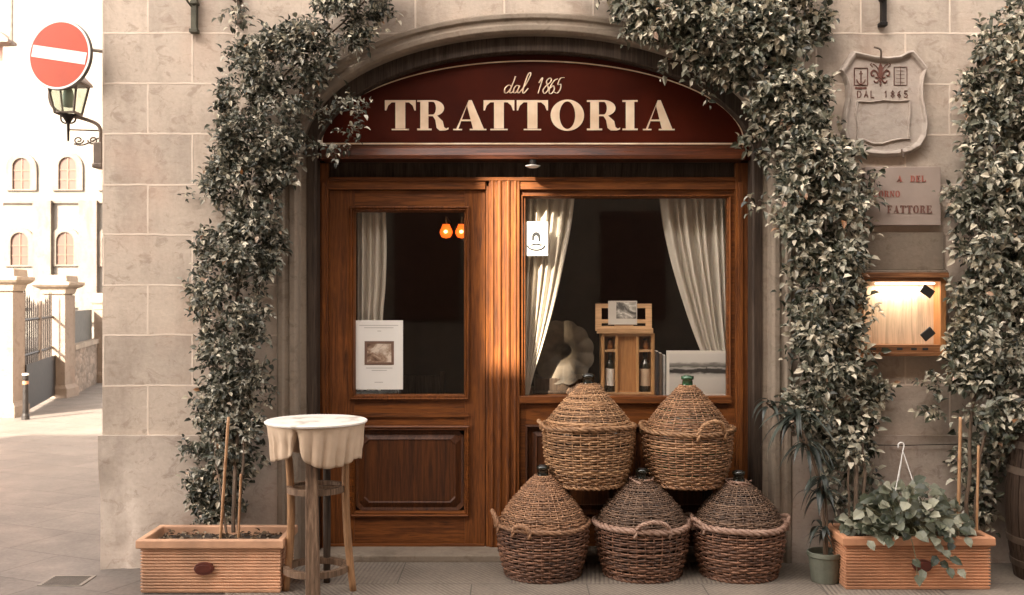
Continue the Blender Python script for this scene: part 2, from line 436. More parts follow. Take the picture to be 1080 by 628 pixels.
door = thing('door', None, None, (X(429, Yd), Yd, 0)); door.parent = bld
for a, b in ((347, 374), (490, 512)): bm = B(); pbox(bm, a, b, 201, 586, Yd, .05); obj('stile', bm, WZ, door, bevel=.002)
for a, b in ((201, 222), (418, 450), (545, 586)): bm = B(); pbox(bm, 374, 490, a, b, Yd+.001, .048); obj('rail', bm, WX, door, bevel=.002)
bm = B(); m_ = [(0, Yd), (0, Yd-.018), (.008, Yd-.024), (.016, Yd-.012), (.022, Yd-.016), (.03, Yd+.004), (.034, Yd+.03)]
rect_moulding(bm, X(369, Yd), X(495, Yd), Z(422, Yd), Z(218, Yd), m_, cap=False); obj('glass_moulding', bm, WZ, door)
bm = B(); rect_moulding(bm, X(369, Yd), X(495, Yd), Z(545, Yd), Z(449, Yd), m_, cap=False); 
pbox(bm, 370, 494, 436, 440, Yd-.014, .02); obj('panel_moulding', bm, WX, door)
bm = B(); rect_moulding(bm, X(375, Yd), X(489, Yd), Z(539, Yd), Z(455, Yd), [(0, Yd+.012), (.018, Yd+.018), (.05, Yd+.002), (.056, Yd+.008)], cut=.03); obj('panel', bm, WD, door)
bm = B(); y_ = Yd+.028; face(bm, [(X(a, y_), y_, Z(b, y_)) for a, b in ((373, 420), (491, 420), (491, 220), (373, 220))]); obj('glass_pane', bm, GLASS, door)
bm = B(); pbox(bm, 348, 511, 574, 585, Yd-.012, .015); obj('kick_board', bm, WX, door, bevel=.003)

win = thing('shop_window', None, None, (X(660, Yd), Yd, 0)); win.parent = bld
bm = B(); pbox(bm, 548.5, 554, 200, 586, Yd, .05); pbox(bm, 767, 775.5, 200, 586, Yd, .05)
for a, b in ((200, 209), (426, 448), (545, 586)): pbox(bm, 554, 767, a, b, Yd+.001, .048)
pbox(bm, 654, 668, 448, 545, Yd+.001, .048)
obj('frame', bm, WX, win, bevel=.002)
bm = B(); rect_moulding(bm, X(550, Yd), X(771, Yd), Z(421, Yd), Z(206, Yd), [(0, Yd), (0, Yd-.012), (.006, Yd-.018), (.014, Yd-.004), (.018, Yd+.03)], cap=False); obj('glass_moulding', bm, WZ, win)
bm = B(); pbox(bm, 548, 772, 418, 426, Yd-.03, .06); obj('sill', bm, WX, win, bevel=.004)
for a, b in ((554, 654), (668, 767)):
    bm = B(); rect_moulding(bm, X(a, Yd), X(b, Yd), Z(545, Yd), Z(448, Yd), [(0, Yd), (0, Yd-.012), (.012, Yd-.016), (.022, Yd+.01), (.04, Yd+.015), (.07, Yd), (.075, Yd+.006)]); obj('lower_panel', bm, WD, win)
bm = B(); y_ = Yd+.028; face(bm, [(X(a, y_), y_, Z(b, y_)) for a, b in ((551, 420), (770, 420), (770, 206), (551, 206))]); obj('glass_pane', bm, GLASS, win)
zw = Z(419, .25)
bm = B(); box(bm, X(551, .25), X(775, .25), .24, 1.0, zw-.03, zw); obj('display_shelf', bm, WX, win)

# ---------------------------------------------------------------- fascia sign
MAROON = M('maroon_paint'); MAROON.set(Base_Color=MAROON.ramp(MAROON.noise(2.5, 5), [(.3, (.026, .0032, .001)), (.7, (.062, .008, .0022))]), Roughness=.45, Specular_IOR_Level=.12, Coat_Weight=.0); MAROON.bump(MAROON.noise(4, 2), .1, .01); MAROON = MAROON.m
GOLD = M('cream_gold_paint'); GOLD.set(Base_Color=GOLD.ramp(GOLD.noise(6, 3), [(.3, (.66, .47, .31)), (.7, (.86, .70, .52))]), Roughness=.45, Metallic=.15); GOLD = GOLD.m
Ys = .10
sign = thing('fascia_sign', 'maroon half-moon sign board lettered TRATTORIA over the door', 'sign', (CX, Ys, Z(170, Ys)))
bm = B(); zb = Z(169, Ys)
pts = [(CX+(AA-.006)*cos(pi*i/48), ZS+(BB-.006)*sin(pi*i/48)) for i in range(49)]
prism(bm, [(CX+AA-.006, zb)]+pts+[(CX-AA+.006, zb)], Ys, Ys+.05); obj('board', bm, MAROON, sign)
bm = B(); x0, x1 = X(340, Ys), X(784, Ys)
ringstack(bm, [[(x0, Ys-.003, Z(153.5, Ys)), (x1, Ys-.003, Z(153.5, Ys))], [(x0, Ys-.03, Z(157, Ys)), (x1, Ys-.03, Z(157, Ys))], [(x0, Ys-.055, Z(165, Ys)), (x1, Ys-.055, Z(165, Ys))],
               [(x0, Ys-.055, Z(169, Ys)), (x1, Ys-.055, Z(169, Ys))], [(x0, Ys+.1, Z(169.5, Ys)), (x1, Ys+.1, Z(169.5, Ys))]], close=False)
obj('moulding', bm, wood('moulding_wood', (.075, .019, .006), 'x', .3, 1, .3), sign)
def border(a, b, zc, w):
    bm = B(); L = []
    for rr in (0, w):
        L.append([((X(562, Ys))+(a-rr)*cos(pi*i/60), Ys-.003, zc+(b-rr)*sin(pi*i/60)) for i in range(61)])
    ringstack(bm, L, close=False)
    box(bm, X(562, Ys)-a, X(562, Ys)+a, Ys-.0035, Ys-.001, zc-.009, zc)
    return bm
obj('border_line', border(223/177, 87/177, Z(151, Ys), .0075), GOLD, sign)

# serif lettering, drawn as outlines: unit height, own widths
def ser(w):  # width in units of height
    return w
def glyph(ch, x, z, h, w, y, bm, mi=0):
    """draw ch in a box starting at x, baseline z, height h, width w; pieces differ in depth by a hair"""
    k = [0]
    def poly(pts):
        k[0] += 1; prism(bm, [(x+a*w, z+b*h) for a, b in pts], y-.0035-.0003*k[0], y, mi)
    def ring(cx, cz, a, b, ia, ib, t0=0, t1=2*pi, n=28):
        k[0] += 1; yy = y-.0035-.0003*k[0]; full = abs(t1-t0-2*pi) < 1e-6
        o = [(x+(cx+a*cos(t0+(t1-t0)*i/n))*w, yy, z+(cz+b*sin(t0+(t1-t0)*i/n))*h) for i in range(n+1)]
        q = [(x+(cx+ia*cos(t0+(t1-t0)*i/n))*w, yy, z+(cz+ib*sin(t0+(t1-t0)*i/n))*h) for i in range(n+1)]
        o2 = [(p[0], y, p[2]) for p in o]; q2 = [(p[0], y, p[2]) for p in q]
        ringstack(bm, [o2, o, q, q2], close=False, mi=mi)
    s = .055
    if ch == 'T':
        poly([(.34, s), (.66, s), (.66, .94), (.34, .94)]); poly([(.22, 0), (.78, 0), (.78, s*.8), (.22, s*.8)])
        poly([(.0, 1), (1, 1), (1, .93), (.0, .93)]); poly([(0, .94), (.0, .66), (.045, .66), (.1, .82), (.22, .93)]); poly([(1, .94), (.78, .93), (.9, .82), (.955, .66), (1, .66)])
    elif ch == 'I':
        poly([(.22, .03), (.78, .03), (.78, .97), (.22, .97)]); poly([(0, 0), (1, 0), (1, s), (0, s)]); poly([(0, 1), (0, 1-s), (1, 1-s), (1, 1)])
    elif ch == 'A':
        poly([(.47, 1), (.56, 1), (.93, .03), (.60, .03), (.42, .80)][:5]); poly([(.47, 1), (.44, .90), (.15, .03), (.09, .03)])
        poly([(0, 0), (.27, 0), (.27, s*.8), (0, s*.8)]); poly([(.5, 0), (1, 0), (1, s*.8), (.5, s*.8)]); poly([(.2, .30), (.62, .30), (.62, .355), (.22, .355)])
    elif ch == 'O': ring(.5, .5, .5, .52, .235, .46, 0, 2*pi, 40)
    elif ch in 'RDP':
        poly([(.1, .02), (.36, .02), (.36, .98), (.1, .98)]); poly([(0, 0), (.46, 0), (.46, s), (0, s)])
        if ch == 'D': poly([(0, 1), (0, 1-s), (.5, 1-s), (.5, 1)]); ring(.45, .5, .5, .5, .25, .45, -pi/2, pi/2); poly([(.3, 0), (.47, 0), (.47, s), (.3, s)])
        else:
            poly([(0, 1), (0, 1-s), (.55, 1-s), (.55, 1)]); poly([(.3, .47), (.55, .47), (.55, .52), (.3, .52)])
            ring(.5, .735, .36, .265, .1, .215, -pi/2, pi/2)
            if ch == 'R': poly([(.48, .50), (.62, .50), (.82, .3), (.86, .1), (.93, .05), (1, .09), (1, .03), (.9, -.01), (.72, -.01), (.62, .08), (.58, .34)][::-1])
    elif ch in 'EFL':
        poly([(.12, .02), (.4, .02), (.4, .98), (.12, .98)]); poly([(0, 1), (0, 1-s), (.5 if ch == 'L' else .9, 1-s), (.5 if ch == 'L' else .9, 1)])
        if ch != 'L': poly([(.9, 1), (.78, .93), (.84, .72), (.9, .72)]); poly([(.35, .47), (.68, .47), (.68, .53), (.35, .53)]); poly([(.62, .35), (.7, .35), (.7, .65), (.62, .65)])
        if ch != 'F': poly([(0, 0), (.95, 0), (.95, s), (0, s)]); poly([(.95, 0), (.95, .3), (.89, .3), (.8, .05)])
        else: poly([(0, 0), (.52, 0), (.52, s), (0, s)])
    elif ch == 'N':
        poly([(.1, .02), (.2, .02), (.2, .98), (.1, .98)]); poly([(.8, .02), (.9, .02), (.9, .98), (.8, .98)]); poly([(.08, 1), (.32, 1), (.92, .0), (.76, 0)]); poly([(0, 0), (.3, 0), (.3, s), (0, s)]); poly([(.7, 1), (.7, 1-s), (1, 1-s), (1, 1)])
    elif ch == 'C': ring(.5, .5, .5, .52, .235, .46, .7, 2*pi-.7, 30)
bm = B()
for ch, a, b in (('T', 406, 438.5), ('R', 440, 473), ('A', 478, 513), ('T', 510, 542.5), ('T', 545, 578), ('O', 580.7, 616), ('R', 619, 654), ('I', 656.5, 672.5), ('A', 678, 711.5)):
    glyph(ch, X(a, Ys), Z(137.6, Ys), 31.6/177, (b-a)/177, Ys, bm)
obj('lettering', bm, GOLD, sign, recalc=True)

def script(bm, strokes, ox, oz, s, y, shear=.28, r0=.0035, flat=.0):
    for st in strokes:
        q = spline([(ox+(a+shear*b)*s, y-.003, oz+b*s) for a, b in st], 6)
        rs = []
        for i in range(len(q)):
            d = q[min(i+1, len(q)-1)]-q[max(i-1, 0)]
            v = abs(d.z)/(d.length+1e-9) if d.z < 0 or True else 0
            rs.append(r0*(.55+.75*v))
        tube(bm, q, rs, 6)
DAL = [  # d a l
 [(.42, .42), (.22, .50), (.05, .3), (.10, .04), (.26, .02), (.42, .3)], [(.50, 1.05), (.46, .6), (.40, .12), (.50, .0), (.62, .12)],
 [(.92, .42), (.74, .48), (.62, .3), (.66, .04), (.8, .03), (.90, .28)], [(.93, .46), (.88, .14), (.98, .0), (1.08, .12)],
 [(1.08, .12), (1.3, .6), (1.42, 1.15), (1.33, 1.28), (1.24, 1.1), (1.2, .5), (1.22, .08), (1.32, .0), (1.5, .3)]]
NUM = {'1': [[(.0, .55), (.12, .8), (.12, .0)]],
 '8': [[(.30, .72), (.18, .80), (.06, .64), (.16, .44), (.28, .22), (.16, .0), (.02, .16), (.10, .38), (.26, .56), (.30, .72)]],
 '6': [[(.30, .76), (.14, .66), (.02, .3), (.08, .02), (.22, .02), (.28, .22), (.18, .40), (.05, .28)]],
 '5': [[(.32, .82), (.12, .78), (.08, .46), (.22, .48), (.28, .24), (.18, .02), (.0, .08)]]}
bm = B(); s_ = 19.5/177
script(bm, DAL, X(530.5, Ys), Z(98.5, Ys), s_*.86, Ys)
for i, ch in enumerate('1865'): script(bm, NUM[ch], X(565+i*6.3, Ys), Z(99, Ys), s_*1.05, Ys, .3)
obj('script_lettering', bm, GOLD, sign, smooth=True)

# street-lamp bowl under the sign
dl = thing('downlight', 'small white bowl lamp tucked under the maroon sign board', 'lamp', P(562, 174, .06))
bm = B(); lathe(bm, [(.0, -.014), (.025, -.012), (.042, -.004), (.045, 0), (.03, .003)], P(562, 175, .06), 20); obj('bowl', bm, simple('white_enamel', (.75, .72, .68), .3, 0, .05), dl, smooth=True)
bm = B(); lathe(bm, [(.02, 0), (.02, .03)], P(562, 175, .06)+Vector((0, 0, .004)), 12); obj('mount', bm, IRON, dl)
# ---------------------------------------------------------------- behind the glass
def curtain(name, label, rows, Y, folds, parent=None, group='white curtains behind the glass'):
    """rows = (py, px left, px right); pleats follow the gathered shape"""
    bm = B(); loops = []; n = folds*12
    for py, a, b in [tuple(v) for v in spline([(r[0], r[1], r[2]) for r in rows], 5)]:
        L = []
        for i in range(n+1):
            u = i/n; w = X(b, Y)-X(a, Y)
            uu = u+.02*sin(7*u*pi+1)
            amp = min(.03, w/folds*.75)
            L.append((X(a, Y)+w*u, Y+amp*(.9*sin(2*pi*folds*uu)+.3*sin(2*pi*folds*.53*uu+py*.01)), Z(py, Y)))
        loops.append(L)
    ringstack(bm, loops, close=False)
    o = obj(name, bm, FAB, None, P((rows[0][1]+rows[0][2])/2, rows[0][0], Y), smooth=True)
    return tag(o, label, 'curtain', group)
curtain('curtain', 'narrow white curtain hanging behind the glass of the wooden door', [(224, 377, 407), (260, 377, 408), (300, 377, 407), (340, 377, 404), (412, 377, 402)], .30, 4)
curtain('curtain', 'white curtain swept back behind the portrait card, left side of the shop window',
        [(207, 551, 606), (240, 551, 602), (280, 551, 594), (320, 551, 585), (360, 552, 574), (395, 553, 563), (417, 553, 558)], .32, 6)
curtain('curtain', 'white curtain gathered above the black and white print, right side of the shop window',
        [(207, 696, 774), (240, 700, 774), (280, 709, 774), (320, 721, 773), (350, 731, 773), (378, 742, 773)], .36, 8)

PAPER = simple('white_paper', (.74, .71, .66), .7, 0, .05, 3, 0)
INK = simple('black_ink', (.02, .02, .02), .5, 0, .1, 3, 0)
def photo_mat(name, kind):
    m = M(name); n = m.noise(9, 6, .6, (1, 1, 1.6), .6)
    if kind == 'sepia': c = m.ramp(n, [(.36, (.10, .05, .03)), (.48, (.28, .18, .12)), (.58, (.62, .52, .42))])
    elif kind == 'grey': c = m.ramp(n, [(.4, (.05, .045, .04)), (.5, (.3, .28, .25)), (.56, (.6, .57, .52))])
    m.set(Base_Color=c, Roughness=.5); return m.m
SEPIA = photo_mat('sepia_print', 'sepia'); GREYP = photo_mat('grey_print', 'grey')
t = thing('notice_poster', 'white paper notice with a small brown picture, stuck inside the door glass', 'poster', P(399, 411, .222))
bm = B(); pbox(bm, 375, 425, 338, 411, .221, .002); obj('sheet', bm, PAPER, t)
bm = B(); rect_moulding(bm, X(384.5, .22), X(415.5, .22), Z(385, .22), Z(360, .22), [(0, .2205), (0, .2185), (.012, .2185), (.016, .2195)], cap=False); obj('picture_border', bm, simple('brown_print', (.16, .09, .06), .6), t)
bm = B(); pbox(bm, 387, 413, 362.5, 382.5, .2195, .001); obj('picture', bm, SEPIA, t)
bm = B()
for py, a, b in ((343, 379, 420), (345.5, 384, 415), (349, 398, 402), (388, 386, 414), (390.5, 392, 408), (403, 395, 404)): pbox(bm, a, b, py, py+.8, .2198, .001)
obj('print_lines', bm, simple('faint_ink', (.45, .42, .38), .6, 0, .1, 3, 0), t)

t = thing('portrait_card', 'white card with a black oval portrait on the curtain side of the shop window', 'card', P(566, 270, .222))
bm = B(); pbox(bm, 554.5, 578, 234, 270, .221, .002); obj('sheet', bm, PAPER, t)
bm = B(); Yc = .2195
hx, hz = X(565.5, Yc), Z(250, Yc); k = 1/174.
prism(bm, [(hx+4.6*k*cos(a), hz+5.2*k*sin(a)) for a in [pi*i/14 for i in range(15)]]+[(hx-4.6*k, hz-4*k), (hx-2.4*k, hz-4*k), (hx-1.9*k, hz), (hx, hz+1.6*k), (hx+1.9*k, hz), (hx+2.4*k, hz-5*k), (hx+4.6*k, hz-5*k)], Yc, Yc+.001)
tube(bm, [(hx+7.5*k*cos(a), Yc, hz-.5*k+9*k*sin(a)) for a in [-.5+pi*1.3*i/20 for i in range(21)]], .0016, 4)
tube(bm, [(hx+9*k*cos(a), Yc, hz-9*k+5*k*sin(a)) for a in [pi+pi*i/14 for i in range(15)]], .005, 4)
pbox(bm, 557, 574, 257, 258, Yc, .001); tube(bm, spline([(hx-7*k, Yc, hz-10*k), (hx, Yc, hz-8*k), (hx+7*k, Yc, hz-10*k)]), .003, 4); lathe(bm, [(0, -.002), (.007, 0), (0, .002)], (hx, Yc, hz-10.6*k), 10)
obj('portrait_mark', bm, INK, t)

# gramophone
BRASS = M('tarnished_brass'); BRASS.set(Base_Color=BRASS.ramp(BRASS.noise(14, 5), [(.3, (.03, .023, .016)), (.7, (.09, .068, .045))]), Metallic=.3, Roughness=.6); BRASS = BRASS.m
Yg = .42; c0 = P(593, 372, Yg); axis = Vector((-.28, -1, -.05)).normalized()
t = thing('gramophone', 'old gramophone with a fluted dull brass horn beside the wine display', 'gramophone', (c0.x, Yg+.05, zw))
bm = B(); a_, b_ = frame_of(axis); loops = []
for r, d in ((.018, -.34), (.024, -.22), (.036, -.11), (.06, -.05), (.10, -.028), (.15, -.014), (.19, -.004), (.2, 0)):
    L = []
    for i in range(96):
        th = 2*pi*i/96; fl = abs(sin(th*6)); rr = r*(1+.07*(fl-.5)*min(1, r/.1)); 
        L.append(c0+axis*(d+.010*(fl-.5)*r/.2)+(a_*cos(th)+b_*sin(th))*rr)
    loops.append(L)
ringstack(bm, loops); obj('horn', bm, BRASS, t, smooth=True)
bm = B(); e = c0-axis*.33; tube(bm, spline([e, e+Vector((.02, .05, -.05)), e+Vector((.02, .05, -.14)), (e.x+.0, e.y-.03, zw+.13)]), [.018]*19, 10); obj('elbow', bm, BRASS, t, smooth=True)
bm = B(); box(bm, c0.x-.17, c0.x+.12, Yg+.02, Yg+.36, zw, zw+.10); box(bm, c0.x-.185, c0.x+.135, Yg+.005, Yg+.375, zw+.002, zw+.022); obj('cabinet', bm, OAKD, t, bevel=.006)

# wine display crate with bottles
Yw = .42
t = thing('wine_crate', 'upright pine wine crate with three bays in the shop window', 'crate', P(662, 416, Yw))
bm = B()
bm.free()
for a, b, c_, d_ in ((634, 637.5, 352, 417), (687, 690.5, 352, 417), (649, 652, 355, 414), (671, 674, 355, 414)):
    bm = B(); pbox(bm, a, b, c_, d_, Yw+(.003 if 640 < a < 680 else 0), .12); obj('side_board', bm, PINE, t, bevel=.002)
for a, b, c_, d_ in ((637.5, 687, 352, 355), (637.5, 687, 414, 417), (637.5, 649, 369, 371.5), (674, 687, 369, 371.5)):
    bm = B(); pbox(bm, a, b, c_, d_, Yw+.004, .116); obj('shelf_board', bm, PINEX, t, bevel=.001)
bm = B(); pbox(bm, 652, 671, 355, 414, Yw+.02, .02); pbox(bm, 637.5, 687, 355, 414, Yw+.122, .006); obj('back_board', bm, wood('orange_pine', (.42, .20, .075), 'z', .5, .7, 0), t)
BOTG = simple('dark_bottle_glass', (.012, .014, .010), .12, 0, .2, 5, 0, .8)
def bottle(px, top, bot, w, Y, label, lc):
    s = (CAM_D+Y)/F; x, z0, h, r = X(px, Y), Z(bot, Y), (bot-top)*s, w/2*s
    t = thing('wine_bottle', label, 'bottle', (x, Y, z0), 'bottles in the wine crate')
    bm = B(); lathe(bm, [(0, 0), (r*.95, .002), (r, h*.05), (r, h*.66), (r*.85, h*.74), (r*.38, h*.82), (r*.33, h*.97), (r*.4, h*.98), (r*.4, h), (0, h)], (x, Y, z0), 24); obj('glass_body', bm, BOTG, t, smooth=True)
    bm = B(); lathe(bm, [(r*1.01, h*.17), (r*1.01, h*.6)], (x, Y, z0), 24, cap=False); obj('paper_label', bm, lc, t, smooth=True)
    bm = B(); lathe(bm, [(r*.43, h*.88), (r*.43, h*1.005), (0, h*1.01)], (x, Y, z0), 16, cap=False); obj('capsule', bm, simple('black_foil', (.02, .015, .015), .35), t, smooth=True)
bottle(643.3, 372, 414, 9.5, Yw+.05, 'dark wine bottle with a white label in the left bay of the crate', PAPER)
bottle(680.5, 372, 414, 11.5, Yw+.05, 'dark wine bottle with a tan label in the right bay of the crate', simple('tan_paper', (.52, .38, .26), .7, 0, .1))
for px, lab in ((643.3, 'short amber glass jar on the upper left shelf of the wine crate'), (680.5, 'short amber glass with pale rim on the upper right shelf of the wine crate')):
    Y = Yw+.05; x, z0 = X(px, Y), Z(369, Y)
    t = thing('small_jar', lab, 'jar', (x, Y, z0), 'jars in the wine crate')
    bm = B(); lathe(bm, [(0, 0), (.018, .001), (.02, .02), (.016, .045), (.01, .055), (.01, .062)], (x, Y, z0), 18); obj('jar_body', bm, simple('amber_glass', (.22, .09, .03), .2, 0, .2, 5, 0), t, smooth=True)
    bm = B(); lathe(bm, [(.013, .06), (.013, .07), (0, .072)], (x, Y, z0), 14); obj('lid', bm, BRASS, t, smooth=True)
# book rest on the crate
t = thing('book_rest', 'slanted pine book rest with two slots standing on the wine crate', 'book rest', P(659, 352, Yw+.02))
def slant(bm, a, b, c, d, y0, lift=0, th=.012):
    """slab on the sloping face; px a-b, py c (top) - d (bottom)"""
    def yy(py): return y0+(350-py)/30*.09-lift
    q = [(X(px+(350-py)*0.0, yy(py)), yy(py), Z(py, yy(py))) for px, py in ((a, d), (b, d), (b, c), (a, c))]
    v1 = [bm.verts.new(p) for p in q]; v2 = [bm.verts.new((p[0], p[1]+th, p[2]-.002)) for p in q]
    bm.faces.new(v1); bm.faces.new(v2[::-1])
    for i in range(4): bm.faces.new((v1[i], v2[i], v2[(i+1) % 4], v1[(i+1) % 4]))
bm = B(); slant(bm, 628, 634.5, 320.5, 349, Yw); slant(bm, 681, 687.5, 320.5, 349, Yw); slant(bm, 634.5, 681, 320.5, 325, Yw); slant(bm, 634.5, 681, 337, 341, Yw); slant(bm, 634.5, 681, 344, 349, Yw); slant(bm, 648, 668, 325, 344, Yw, -.001)
pbox(bm, 630, 689, 346.5, 352, Yw-.02, .05); obj('slatted_board', bm, PINEX, t, bevel=.001)
t = thing('booklet', 'pale booklet with a grey photograph leaning on the pine book rest', 'booklet', P(657, 343, Yw))
bm = B(); slant(bm, 641.5, 672, 317.5, 342.5, Yw, .008, .005); obj('cover', bm, simple('pale_cover', (.5, .45, .40), .6, 0, .05), t)
bm = B(); slant(bm, 650, 671, 319, 336, Yw, .0095, .001); obj('photograph', bm, GREYP, t)

# framed black and white print, books, corks
t = thing('landscape_print', 'large black and white landscape print on the sill under the right curtain', 'picture', P(735, 416, .34))
bm = B(); pbox(bm, 703, 768, 370, 418, .335, .012); obj('mount', bm, PAPER, t)
m = M('black_white_landscape'); sp = m.node('SeparateXYZ'); m.t.links.new(m.co(), sp.inputs[0])
zz = m.math('ADD', sp.outputs[2], m.math('MULTIPLY', m.math('SUBTRACT', m.noise(16, 4, .6, (1, 1, 3)), .5), .035))
cc = m.ramp(m.math('MULTIPLY', zz, 3.7), [(0, (.55, .53, .5)), (.38, (.6, .58, .55)), (.46, (.45, .44, .42)), (.50, (.03, .03, .03)), (.57, (.05, .05, .05)), (.60, (.5, .49, .46)), (.64, (.12, .12, .11)), (.70, (.25, .24, .23)), (.74, (.62, .60, .57)), (1, (.7, .68, .65))])
m.set(Base_Color=cc, Roughness=.4)
bm = B(); pbox(bm, 706, 766, 373, 415, .333, .001); obj('image', bm, m.m, t)
bm = B(); b0 = P(744, 391, .332)
for dx, h in ((0, .012), (.006, .022), (.012, .01), (-.05, .01)): box(bm, b0.x+dx, b0.x+dx+.004, .331, .3322, b0.z, b0.z+h)
obj('tower_mark', bm, INK, t)
for i, (px, w, c, lab) in enumerate(((693.5, 2.6, (.02, .02, .025), 'thin black book standing nearest the wine crate'), (697, 3, (.10, .07, .05), 'brown book standing between the black book and the grey book'), (700.6, 2.6, (.32, .31, .30), 'pale grey book standing against the landscape print'))):
    t = thing('book', lab, 'book', P(px, 417, .36), 'books beside the wine crate')
    bm = B(); pbox(bm, px-w/2, px+w/2, 371+i*2, 418, .345, .15); obj('cover', bm, simple('book_cloth', c, .6), t, bevel=.001)
    bm = B(); pbox(bm, px-w/2+.5, px+w/2-.5, 370.6+i*2, 372+i*2, .35, .14); obj('pages', bm, PAPER, t)
CORK = wicker('cork', (.18, .10, .06), (.34, .21, .13), (.5, .34, .24), .9)
bm = B()
for i in range(240):
    px, Y = U(600, 634), U(.34, .5)
    h = .05*max(0, 1-((px-622)/26)**2)*(1 if Y > .36 else .5)
    a = Vector((U(-1, 1), U(-1, 1), U(-.5, .5))).normalized()*.019
    c = Vector((X(px, Y), Y, zw+.011+U(0, max(.001, h)))); tube(bm, [c-a, c+a], .0105, 8)
tag(obj('corks', bm, CORK), 'loose heap of wine corks on the window shelf', 'corks', kind='stuff')

# glowing lamps inside
GL = emis('glowing_amber_glass', (.8, .10, .01), .35)
for px, w, lab in ((470.5, 9, 'round amber wall lamp glowing inside, seen clear through the door glass'), (487, 9, 'round amber wall lamp glowing inside, half hidden by the door stile')):
    c = P(px, 245, 2.9)
    t = thing('globe_lamp', lab, 'lamp', (c.x, 2.9, c.z-.07), 'amber lamps inside')
    bm = B(); lathe(bm, [(.0, -.055), (.038, -.045), (.055, -.01), (.054, .012), (.04, .04), (.03, .068)], c, 20); obj('lamp_shade', bm, GL, t, smooth=True)
    bm = B(); tube(bm, [c+Vector((0, 0, .06)), c+Vector((0, 0, .13)), c+Vector((0, .6, .13))], .008, 6); obj('bracket', bm, BRASS, t)
    bm = B(); lathe(bm, [(0, -.016), (.014, -.01), (.017, 0), (.014, .01), (0, .016)], c+Vector((0, -.06, 0)), 12); obj('bulb', bm, emis('lamp_bulb', (1, .6, .25), .7), t, smooth=True)
    pl = bpy.data.lights.new('globe_light', 'POINT'); pl.energy = .15; pl.color = (1, .6, .3); pl.shadow_soft_size = .08
    lo_ = bpy.data.objects.new('globe_light', pl); COL.objects.link(lo_); lo_.location = (0, -.12, .07); lo_.parent = t
t = thing('dining_chair', 'dark wooden chair standing in the dim dining room beyond the door', 'chair', (X(440, 1.7), 1.7, 0))
bm = B(); xx = X(440, 1.7); box(bm, xx-.2, xx+.2, 1.5, 1.9, .44, .48); obj('seat', bm, OAKD, t, bevel=.01)
for dx in (-.18, .18):
    for dy, h in ((-.18, .44), (.18, .98)): 
        bm = B(); box(bm, xx+dx-.018, xx+dx+.018, 1.7+dy-.018, 1.7+dy+.018, .01, h); obj('leg', bm, OAKD, t, bevel=.004)
bm = B(); box(bm, xx-.16, xx+.16, 1.87, 1.89, .62, .95); obj('backrest', bm, OAKD, t, bevel=.008)

# ---------------------------------------------------------------- demijohns in wicker
W_TAN = wicker('tan_wicker', (.06, .025, .010), (.28, .135, .058), (.60, .35, .18))
W_ORG = wicker('ginger_wicker', (.05, .02, .009), (.24, .11, .05), (.50, .28, .145))
W_DRK = wicker('dark_wicker', (.015, .006, .004), (.09, .036, .019), (.34, .17, .10))
W_BLK = wicker('blackened_wicker', (.03, .016, .01), (.10, .055, .034), (.24, .145, .09))
W_MID = wicker('brown_wicker', (.08, .036, .017), (.26, .125, .06), (.5, .28, .155))
W_RIM = wicker('pale_bark_wicker', (.16, .075, .05), (.34, .19, .13), (.52, .36, .27))
def strand_rows(bm, rows, nst, rad, jit, r=None):
    """horizontal willow strands woven over and under nst stakes; rows = (radius, z)"""
    N = nst*4
    for k, (R, z) in enumerate(rows):
        w1, w2, p1, p2 = U(0, jit), U(0, jit), U(0, 6.3), U(0, 6.3)
        rr = rad*U(.8, 1.15); start = random.randrange(N); left = N
        while left > 0:
            ln = min(left, random.randrange(N//5, N//2)); left -= ln
            dr = U(-.0015, .0025); dz = U(-.0012, .0012); pts = []
            for i in range(ln+2):
                a = 2*pi*(start+i)/N
                ro = R+dr+rad*.95*cos(nst/2*a+pi*k)
                zo = z+dz+w1*sin(a+p1)+w2*sin(3*a+p2)
                pts.append((ro*cos(a), ro*sin(a), zo))
            start += ln; tube(bm, pts, rr, 5, cap=True)
def braid(bm, path, r, n=3, turns=8, closed=True, amp=None):
    """n strands twisted round a path of points"""
    amp = amp or r*1.0; m = len(path)
    for s in range(n):
        pts = []
        for i, p in enumerate(path):
            t = (path[(i+1) % m]-path[i-1]) if closed else (path[min(i+1, m-1)]-path[max(i-1, 0)])
            a, b = frame_of(t); ph = 2*pi*(s/n+turns*i/m)
            pts.append(p+(a*cos(ph)+b*sin(ph))*amp)
        tube(bm, pts, r*U(.85, 1.1), 6, closed=closed)
CORKD = simple('black_stopper', (.02, .016, .014), .6, 0, .2, 20, 0)
